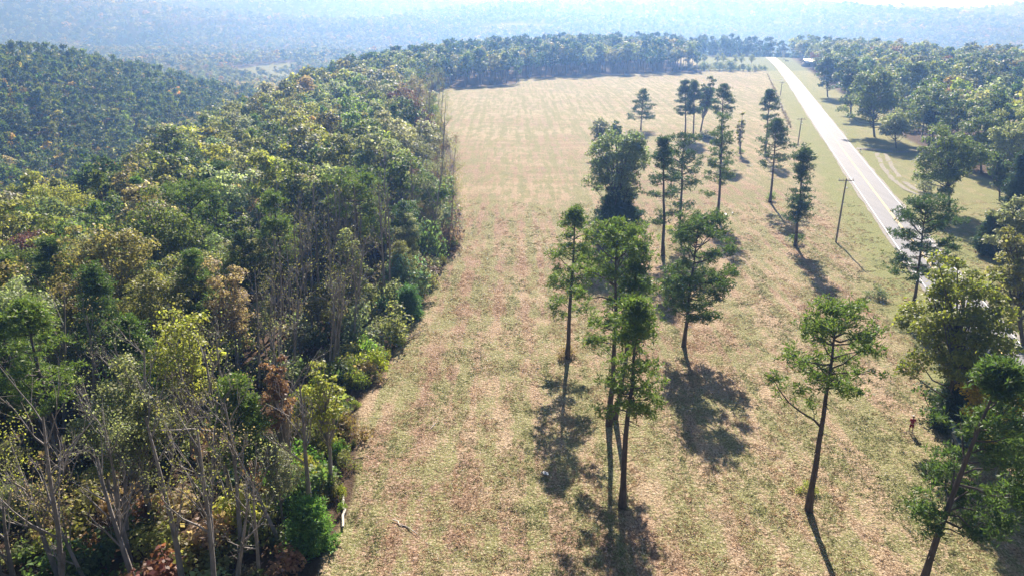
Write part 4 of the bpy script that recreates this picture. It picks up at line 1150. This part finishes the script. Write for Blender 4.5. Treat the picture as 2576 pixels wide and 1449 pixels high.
# mailbox
def mailbox(bx, by, label, c):
    p = U(bx, by); r = tree_root('mailbox', (p[0], p[1], gz(p[0], p[1])), label, 'mailbox', 'mailboxes by the road')
    mm = simple_mat('mailbox_paint', c, 0.5, 0.1, 2)
    mb = MB(); mb.box((-0.05, -0.05, -0.1), (0.05, 0.05, 1.0)); link('post', mb.mesh('post', [M_POLE]), r)
    mb = MB(); a = np.linspace(0, math.pi, 8); pr = [(-0.14, 0), (-0.14, 0.14)] + [(-0.14 * math.cos(t), 0.14 + 0.13 * math.sin(t)) for t in a[1:-1]] + [(0.14, 0.14), (0.14, 0)]
    pr = np.array(pr); n = len(pr)
    v = np.concatenate([np.stack([pr[:, 0], np.full(n, y_), pr[:, 1] + 1.0], 1) for y_ in (-0.28, 0.28)])
    v = np.concatenate([v, [(0, -0.28, 1.1), (0, 0.28, 1.1)]])
    f = [(i, (i + 1) % n, n + (i + 1) % n, n + i) for i in range(n)]
    f += [(i, (i + 1) % n, 2 * n, 2 * n) for i in range(n)]
    f = [x for x in f if len(set(x)) == 4]
    mb.add(v, f)
    bm = bmesh.new(); me = bpy.data.meshes.new('box')
    vs = [bm.verts.new(c_) for c_ in v[:2 * n]]
    for i in range(n): bm.faces.new((vs[i], vs[(i + 1) % n], vs[n + (i + 1) % n], vs[n + i]))
    bm.faces.new(vs[:n][::-1]); bm.faces.new(vs[n:2 * n]); bm.normal_update(); bm.to_mesh(me); bm.free(); me.materials.append(mm)
    link('box', me, r)
    mb = MB(); mb.box((0.145, -0.1, 1.1), (0.16, -0.05, 1.35)); link('flag', mb.mesh('flag', [simple_mat('red_flag', (0.5, 0.05, 0.04), 0.5)]), r)
mailbox(2163, 386, 'dark mailbox on a post at the driveway mouth', (0.08, 0.08, 0.09))
mailbox(1956, 160, 'pale mailbox by the road near its far end', (0.7, 0.7, 0.68))
# distant buildings
def building(bx, by, w, d, hgt, rh, wallc, roofc, label, rz):
    p = U(bx, by); r = tree_root('farm_building', (p[0], p[1], gz(p[0], p[1])), label, 'building', None, rz)
    wm_ = simple_mat('painted_wall', wallc, 0.8, 0.1, 1); rm_ = simple_mat('metal_roof', roofc, 0.35, 0.06, 0.5, metallic=0.2)
    mb = MB(); mb.box((-w / 2, -d / 2, 0), (w / 2, d / 2, hgt))
    mb.add([(-w / 2, -d / 2, hgt), (-w / 2, d / 2, hgt), (-w / 2, 0, hgt + rh * 0.97), (-w / 2, 0, hgt + rh * 0.97), (w / 2, -d / 2, hgt), (w / 2, d / 2, hgt), (w / 2, 0, hgt + rh * 0.97), (w / 2, 0, hgt + rh * 0.97)], [(0, 2, 3, 1), (4, 5, 7, 6)])
    link('wall', mb.mesh('wall', [wm_]), r)
    mb = MB(); e = 0.5
    for sgn in (-1, 1):
        a = np.array([(-w / 2 - e, sgn * (d / 2 + e), hgt - 0.15), (w / 2 + e, sgn * (d / 2 + e), hgt - 0.15), (w / 2 + e, 0, hgt + rh), (-w / 2 - e, 0, hgt + rh)])
        v = np.concatenate([a, a + (0, 0, 0.12)])
        mb.add(v, [(0, 3, 2, 1), (4, 5, 6, 7), (0, 1, 5, 4), (1, 2, 6, 5), (2, 3, 7, 6), (3, 0, 4, 7)])
    link('roof', mb.mesh('roof', [rm_]), r)
    gl = simple_mat('window_glass', (0.05, 0.06, 0.08), 0.1, 0.1)
    for x in np.arange(-w / 2 + 2, w / 2 - 1, 3.2):
        mb = MB(); mb.box((x, -d / 2 - 0.05, 1.0), (x + 1.1, -d / 2 + 0.02, 2.1)); link('window', mb.mesh('window', [gl]), r)
    mb = MB(); mb.box((-0.6, -d / 2 - 0.06, 0.02), (0.4, -d / 2 + 0.02, 2.05)); link('door', mb.mesh('door', [simple_mat('door_paint', (0.3, 0.2, 0.15), 0.6)]), r)
building(2046, 168, 14, 8, 3.0, 2.0, (0.22, 0.21, 0.23), (0.75, 0.75, 0.74), 'low dark building with a pale roof behind the roadside trees', 0.05)
building(2128, 182, 16, 10, 3.4, 3.0, (0.5, 0.48, 0.45), (0.82, 0.82, 0.8), 'white-roofed building half hidden behind the dark roadside trees', 0.5)

# ------------------------------------------------------------------ fallen wood and scraps
M_PALEWOOD = simple_mat('bleached_wood', (0.66, 0.60, 0.52), 0.8, 0.25, 3)
M_DRY = simple_mat('dry_branch', (0.34, 0.27, 0.21), 0.85, 0.3, 3)
def stick(a, b, r0, r1, label, mat, name='fallen_branch', twigs=0, lift=0.0, seed=1, group=None):
    A = U(*a); Bq = U(*b); rg = np.random.default_rng(seed)
    n = 7; s = np.linspace(0, 1, n)[:, None]; pts = A * (1 - s) + Bq * s
    L = np.linalg.norm(Bq - A); pts[1:-1, :2] += rg.normal(0, 0.02 * L, (n - 2, 2))
    pts[:, 2] = terrain(pts[:, 0], pts[:, 1]) + 0.12 + r0 * 0.6 + lift * s[:, 0]
    mb = MB(); mb.tube(pts, np.linspace(r0, r1, n), 7)
    for i in range(twigs):
        q = rg.uniform(0.4, 0.95); c0 = pts[int(q * (n - 1))]; d = (Bq - A) / L * rg.uniform(0.5, 1) + np.array((*rg.normal(0, 0.6, 2), abs(rg.normal(0, 0.25))))
        l2 = rg.uniform(0.6, 1.8); mb.tube(np.array([c0, c0 + d * l2 * 0.5, c0 + d * l2 + (0, 0, -0.1)]), (r0 * 0.4, r0 * 0.25, 0.012), 4)
    o0 = pts[0].copy(); mb.v = [v - o0 for v in mb.v]
    tag(link(name, mb.mesh(name, [mat], True), loc=o0), label, 'branch' if name == 'fallen_branch' else 'log', group)
stick((863, 1248), (863, 1330), 0.13, 0.10, 'bleached white log lying upright in view along the wood edge', M_PALEWOOD, 'fallen_log', seed=2)
stick((1000, 866), (1078, 836), 0.11, 0.03, 'long dead branch reaching out of the wood onto the field', M_DRY, twigs=7, lift=0.25, seed=3)
stick((1050, 662), (1098, 660), 0.08, 0.03, 'thin dark branch lying on the field edge higher up', M_DRY, twigs=2, seed=4)
stick((1084, 1080), (1096, 1066), 0.03, 0.02, 'small pale stick alone in the near field', M_PALEWOOD, seed=5)
stick((988, 1310), (1052, 1347), 0.05, 0.02, 'pale slanting stick at the lower left of the field', M_PALEWOOD, twigs=2, seed=6)
stick((893, 1158), (925, 1150), 0.06, 0.02, 'short dark branch beside the bright thicket', M_DRY, twigs=1, seed=7)
stick((860, 920), (985, 882), 0.09, 0.03, 'grey fallen bough lying inside the shaded edge of the wood', M_DRY, twigs=5, lift=0.4, seed=8)
M_SCRAP = simple_mat('white_plastic_scrap', (0.8, 0.8, 0.8), 0.4, 0.05)
def scrap(bx, by, w, l, label, seed):
    p = U(bx, by); rg = np.random.default_rng(seed); n = 6
    u, v = np.meshgrid(np.linspace(-1, 1, n), np.linspace(-1, 1, n)); z = 0.16 + 0.12 * np.abs(rg.normal(size=u.shape)) 
    V = np.stack([u * w * (1 + 0.2 * rg.normal(size=u.shape)), v * l * (1 + 0.2 * rg.normal(size=u.shape)), z], -1).reshape(-1, 3)
    V2 = V - (0, 0, 0.02); i = np.arange(n - 1)[:, None] * n; j = np.arange(n - 1)[None]
    f = np.stack([i + j, i + j + 1, i + j + n + 1, i + j + n], -1).reshape(-1, 4); mb = MB(); mb.add(V, f); mb.add(V2, f[:, ::-1])
    tag(link('plastic_scrap', mb.mesh('plastic_scrap', [M_SCRAP], True), loc=(p[0], p[1], gz(p[0], p[1]))), label, 'litter')
scrap(1826, 542, 0.2, 0.6, 'larger curved white scrap near the foot of the arching pine', 1)
scrap(1843, 538, 0.16, 0.2, 'smaller white scrap right of the curved one', 2)
scrap(1370, 1195, 0.3, 0.2, 'pale scrap lying in the shadow of the left tall pine', 3)

# ------------------------------------------------------------------ car under the oak
def car(bx, by, rz, label):
    p = U(bx, by); r = tree_root('parked_car', (p[0], p[1], gz(p[0], p[1]) + 0.05), label, 'car', None, rz)
    paint = simple_mat('dark_car_paint', (0.09, 0.12, 0.14), 0.25, 0.1, 1, spec=0.6); glass = simple_mat('car_glass_painted_sky', (0.42, 0.50, 0.54), 0.12, 0.1, 1, spec=0.9)  # pale glass colour paints in the sky's reflection
    rub = simple_mat('tyre_rubber', (0.02, 0.02, 0.02), 0.8); rim = M_METAL; red = simple_mat('tail_lamp', (0.4, 0.02, 0.02), 0.3); lamp = simple_mat('head_lamp', (0.7, 0.72, 0.75), 0.1)
    # body: cross sections along x (nose at +x)
    def loft(sec, mat, name, bevel=0.06):
        bm = bmesh.new(); rings = []
        for x, w, z0, z1, wt in sec:
            rings.append([bm.verts.new(c_) for c_ in ((x, -w, z0), (x, w, z0), (x, w, (z0 + z1) * 0.55), (x, wt, z1), (x, -wt, z1), (x, -w, (z0 + z1) * 0.55))])
        for a, b in zip(rings[:-1], rings[1:]):
            for i in range(6): bm.faces.new((a[i], a[(i + 1) % 6], b[(i + 1) % 6], b[i]))
        bm.faces.new(rings[0][::-1]); bm.faces.new(rings[-1]); bmesh.ops.recalc_face_normals(bm, faces=bm.faces)
        me = bpy.data.meshes.new(name); bm.to_mesh(me); bm.free(); me.materials.append(mat)
        o = link(name, me, r); bv = o.modifiers.new('bevel', 'BEVEL'); bv.width = bevel; bv.segments = 3; bv.limit_method = 'ANGLE'
        return o
    loft([(-2.35, 0.80, 0.42, 1.02, 0.74), (-2.1, 0.91, 0.30, 1.08, 0.84), (-0.6, 0.94, 0.28, 1.10, 0.88), (0.9, 0.94, 0.28, 1.08, 0.86), (1.9, 0.90, 0.30, 0.96, 0.80), (2.35, 0.78, 0.38, 0.78, 0.70)], paint, 'body', 0.08)
    loft([(-2.0, 0.84, 1.05, 1.14, 0.80), (-1.65, 0.80, 1.05, 1.60, 0.64), (-0.2, 0.82, 1.05, 1.68, 0.66), (0.35, 0.82, 1.05, 1.60, 0.64), (1.15, 0.80, 1.0, 1.08, 0.78)], glass, 'windows', 0.04)
    mb = MB(); mb.box((-1.62, -0.62, 1.62), (0.3, 0.62, 1.72)); link('roof', mb.mesh('roof', [paint]), r)
    for sx in (-1.45, 1.45):
        for sy in (-1, 1):
            w = MB(); a = np.linspace(0, 2 * math.pi, 21)
            w.tube(np.array([(sx, sy * 0.72, 0.34), (sx, sy * 0.74, 0.34), (sx, sy * 0.93, 0.34), (sx, sy * 0.95, 0.34)]), (0.24, 0.34, 0.34, 0.24), 20)
            wo_ = link('wheel', w.mesh('wheel', [rub], True), r)
            rm2 = MB(); rm2.tube(np.array([(sx, sy * 0.9, 0.34), (sx, sy * 0.955, 0.34), (sx, sy * 0.96, 0.34)]), (0.23, 0.22, 0.01), 16); link('rim', rm2.mesh('rim', [rim], True), wo_)
    for sy in (-1, 1):
        mb = MB(); mb.box((2.22, sy * 0.6 - 0.14, 0.62), (2.37, sy * 0.6 + 0.14, 0.76)); link('headlight', mb.mesh('headlight', [lamp]), r)
        mb = MB(); mb.box((-2.38, sy * 0.66 - 0.1, 0.75), (-2.3, sy * 0.66 + 0.1, 0.98)); link('tail_light', mb.mesh('tail_light', [red]), r)
    return r
car(2408, 1101, math.radians(-103), 'dark car with glinting windscreen parked under the oak, mostly hidden by pine boughs')

# ------------------------------------------------------------------ person
def skinned(name, chains, mat, parent, loc=(0, 0, 0), sub=2):
    """chains: list of [(point, radius), ...]; points that coincide are shared"""
    verts = []; rad = []; edges = []; idx_ = {}
    def vid(p_, r_):
        k_ = tuple(round(c_, 4) for c_ in p_)
        if k_ not in idx_: idx_[k_] = len(verts); verts.append(p_); rad.append(r_)
        return idx_[k_]
    for ch in chains:
        ids = [vid(*q_) for q_ in ch]; edges += list(zip(ids[:-1], ids[1:]))
    me = bpy.data.meshes.new(name); me.from_pydata(verts, edges, []); me.materials.append(mat)
    o = link(name, me, parent, loc); o.modifiers.new('skin', 'SKIN')
    for i, v_ in enumerate(me.skin_vertices[0].data):
        v_.radius = rad[i] if hasattr(rad[i], '__len__') else (rad[i], rad[i]); v_.use_root = (i == 0)
    s_ = o.modifiers.new('sub', 'SUBSURF'); s_.levels = sub; s_.render_levels = sub
    return o
M_SKIN = simple_mat('skin', (0.45, 0.27, 0.19), 0.55, 0.1, 5)
M_SHIRT = simple_mat('dark_red_cotton', (0.30, 0.025, 0.05), 0.85, 0.2, 8)
M_SHORT = simple_mat('dark_red_shorts', (0.24, 0.022, 0.04), 0.85, 0.2, 8)
M_CAP = simple_mat('pale_cap_cloth', (0.72, 0.70, 0.70), 0.7, 0.08, 8)
M_HAIR = simple_mat('dark_hair', (0.03, 0.022, 0.018), 0.6, 0.2, 20)
M_SHOE = simple_mat('shoe', (0.10, 0.09, 0.09), 0.6, 0.2, 10)
def person(bx, by, rz):
    p = U(bx, by); r = tree_root('person', (p[0], p[1], gz(p[0], p[1]) + 0.06), 'person in dark red top, shorts and pale cap standing on the grass', 'person', None, rz)
    # faces +y, looks down at a controller held at the belly
    ch = []
    pel = ((0, 0, 0.95), (0.15, 0.11)); 
    ch.append([pel, ((0, -0.005, 1.12), (0.15, 0.11)), ((0, 0.0, 1.30), (0.17, 0.115)), ((0, 0.0, 1.43), (0.13, 0.09)), ((0, 0.015, 1.50), 0.058), ((0, 0.04, 1.56), 0.056), ((0, 0.065, 1.64), (0.078, 0.098)), ((0, 0.07, 1.72), (0.07, 0.088))])
    for s_ in (-1, 1):
        ch.append([pel, ((s_ * 0.10, 0, 0.88), 0.095), ((s_ * 0.13, 0.015, 0.50), 0.06), ((s_ * 0.15, -0.01, 0.30), 0.056), ((s_ * 0.155, -0.02, 0.09), 0.038), ((s_ * 0.16, 0.03, 0.04), 0.04), ((s_ * 0.175, 0.15, 0.03), 0.034)])
        sh = ((s_ * 0.19, 0, 1.40), 0.062)
        wr = (s_ * 0.12, 0.27, 1.10)
        ch.append([((0, 0.0, 1.43), (0.13, 0.09)), sh, ((s_ * 0.27, -0.02, 1.13), 0.042), ((s_ * 0.2, 0.13, 1.09), 0.036), (wr, 0.026), ((s_ * 0.10, 0.33, 1.11), (0.036, 0.018))])
        palm = ((s_ * 0.10, 0.33, 1.11), (0.036, 0.018))
        for k_, (dx_, ln_) in enumerate(((0.03, 0.062), (0.01, 0.07), (-0.01, 0.066), (-0.03, 0.052))):
            b_ = (s_ * (0.10 + dx_), 0.365, 1.112); ch.append([palm, (b_, 0.0095), ((b_[0] - s_ * 0.006, 0.365 + ln_ * 0.55, 1.10), 0.009), ((b_[0] - s_ * 0.012, 0.365 + ln_ * 0.75, 1.075), 0.008)])
        ch.append([palm, ((s_ * 0.062, 0.335, 1.13), 0.0105), ((s_ * 0.045, 0.365, 1.14), 0.009)])
    body = skinned('body', ch, M_SKIN, r)
    # head features
    mb = MB(); mb.tube(np.array([(0, 0.155, 1.675), (0, 0.18, 1.645), (0, 0.16, 1.635)]), (0.008, 0.016, 0.012), 6); link('nose', mb.mesh('nose', [M_SKIN], True), r)
    for s_ in (-1, 1):
        mb = MB(); mb.tube(np.array([(s_ * 0.03, 0.148, 1.68), (s_ * 0.03, 0.16, 1.68)]), (0.013, 0.008), 8); link('eye', mb.mesh('eye', [M_HAIR], True), r)
        mb = MB(); mb.tube(np.array([(s_ * 0.082, 0.06, 1.69), (s_ * 0.096, 0.05, 1.67), (s_ * 0.084, 0.06, 1.64)]), (0.01, 0.018, 0.01), 6); link('ear', mb.mesh('ear', [M_SKIN], True), r)
    mb = MB(); mb.box((-0.025, 0.15, 1.602), (0.025, 0.158, 1.61)); link('mouth', mb.mesh('mouth', [M_SHIRT]), r)
    skinned('hair', [[((0, 0.0, 1.60), 0.05), ((0, 0.0, 1.68), (0.083, 0.07)), ((0, 0.03, 1.73), (0.083, 0.085))]], M_HAIR, r)
    cap = skinned('cap', [[((0, 0.055, 1.72), (0.096, 0.115)), ((0, 0.05, 1.775), (0.085, 0.10)), ((0, 0.045, 1.80), (0.05, 0.06))]], M_CAP, r)
    mb = MB(); a = np.linspace(-1.1, 1.1, 7); o1 = [(0.09 * math.sin(t), 0.06 + 0.10 * math.cos(t), 1.735) for t in a]; o2 = [(0.095 * math.sin(t), 0.06 + 0.19 * math.cos(t), 1.72) for t in a]
    V = np.array(o1 + o2); f = [(i, i + 1, 8 + i, 7 + i) for i in range(6)]; mb.add(V, f); mb.add(V - (0, 0, 0.006), [q_[::-1] for q_ in f]); link('cap_peak', mb.mesh('cap_peak', [M_CAP], True), cap)
    sc_ = [[((0, 0, 0.93), (0.185, 0.135)), ((0, -0.005, 1.12), (0.18, 0.135)), ((0, 0.0, 1.30), (0.20, 0.14)), ((0, 0.0, 1.42), (0.16, 0.11)), ((0, 0.008, 1.47), (0.09, 0.08))]]
    for s_ in (-1, 1): sc_.append([((0, 0.0, 1.42), (0.16, 0.11)), ((s_ * 0.19, 0, 1.40), 0.085), ((s_ * 0.245, -0.012, 1.22), 0.075)])
    skinned('shirt', sc_, M_SHIRT, r)
    sh_ = [[((0, 0, 0.97), (0.175, 0.13)), ((0, 0, 0.88), (0.17, 0.13))]]
    for s_ in (-1, 1): sh_.append([((0, 0, 0.88), (0.17, 0.13)), ((s_ * 0.105, 0.005, 0.76), 0.115), ((s_ * 0.13, 0.015, 0.53), 0.105)])
    skinned('shorts', sh_, M_SHORT, r)
    for s_ in (-1, 1):
        skinned('shoe', [[((s_ * 0.155, -0.05, 0.05), (0.045, 0.05)), ((s_ * 0.16, 0.04, 0.045), (0.05, 0.045)), ((s_ * 0.178, 0.17, 0.032), (0.045, 0.03))]], M_SHOE, r)
    c = MB(); c.box((-0.09, 0.345, 1.085), (0.09, 0.43, 1.125)); c.box((-0.075, 0.43, 1.10), (0.075, 0.45, 1.20))
    ob = link('remote_controller', c.mesh('remote_controller', [simple_mat('grey_plastic', (0.12, 0.12, 0.13), 0.5)]), None, (p[0], p[1], gz(p[0], p[1]) + 0.06), rz)
    tag(ob, 'small dark controller held in both hands by the person', 'controller')
person(2290, 1088, math.radians(-12))

# ------------------------------------------------------------------ mown grass and thatch clumps near the camera
def tuft_src(seed, blades, length, wid, flat):
    rg = np.random.default_rng(seed); mb = MB()
    base = rg.normal(0, 0.1, (blades, 3)); base[:, 2] = 0
    d = rg.normal(size=(blades, 3)); d[:, 2] = np.abs(d[:, 2]) * flat + 0.15; d = unit(d)
    L = length * rg.uniform(0.5, 1.2, (blades, 1)); s_ = unit(np.cross(d, rg.normal(size=(blades, 3))))
    mb.quads(base + d * L * 0.5, d * L * 0.5, s_ * wid * 0.5)
    return bpy.data.objects.new('tuft', mb.mesh('tuft', [M_GRASS]))
TS = [tuft_src(1, 14, 0.2, 0.03, 0.8), tuft_src(2, 18, 0.26, 0.03, 0.25), tuft_src(3, 12, 0.16, 0.035, 1.2)]
def acc_t(X, Y):
    k_ = (~wood_mask(X, Y)) & (np.abs(X) < 0.76 * Y + 8) & (np.abs(X - road_x(np.clip(Y, 60, 640))) > 5)
    k_ &= np.random.default_rng(3).random(X.shape) < np.clip(1.25 - Y / 150, 0.12, 1) * sst(0.35, 0.6, fbm(X * 0.5, Y * 0.35, 3, 8)) 
    return k_
rng = np.random.default_rng(12)
X, Y = poisson(rng, -25, 120, 27, 150, 0.34, acc_t)
gn_ = fbm(X * 0.55, Y * 0.09, 3, 71)
tt = np.where((gn_ + rng.normal(0, 0.07, len(X)) > 0.54)[:, None], np.array((0.155, 0.17, 0.065)), np.array((0.34, 0.23, 0.15))) * rng.uniform(0.5, 1.4, (len(X), 1))
Z = terrain(X, Y) + ((fbm(X * 1.1, Y * 0.8, 3, 31) - 0.5) * 0.34 + (fbm(X * 0.25, Y * 0.18, 3, 35) - 0.5) * 0.3) * (1 - sst(150, 500, np.hypot(X, Y))) * sst(4.5, 9, np.abs(X - road_x(np.clip(Y, 60, 640))))
g = gn_scatter('grass', np.stack([X, Y, Z], 1), rng.integers(0, 3, len(X)), rng.uniform(0, 6.28, len(X)), rng.uniform(0.6, 1.5, len(X)), tt, TS)
kind(g, 'stuff'); tag(g, 'mown grass tufts and dry straw strewn over the field', 'grass')
print('tufts', len(X))

# ------------------------------------------------------------------ haze
hz = MB(); hz.box((-4960, -4960, -180), (4960, 4960, 165))
m, nt, out = new_mat('haze')
pv = N(nt, 'ShaderNodeVolumePrincipled')
pv.inputs['Color'].default_value = (0.1375, 0.2718, 0.5700, 1)
pv.inputs['Absorption Color'].default_value = (0.7561, 0.4296, 0.0000, 1)
pv.inputs['Density'].default_value = 0.00078
pv.inputs['Anisotropy'].default_value = 0.68
nt.links.new(pv.outputs[0], out.inputs['Volume'])
kind(link('haze', hz.mesh('haze', [m])), 'stuff')
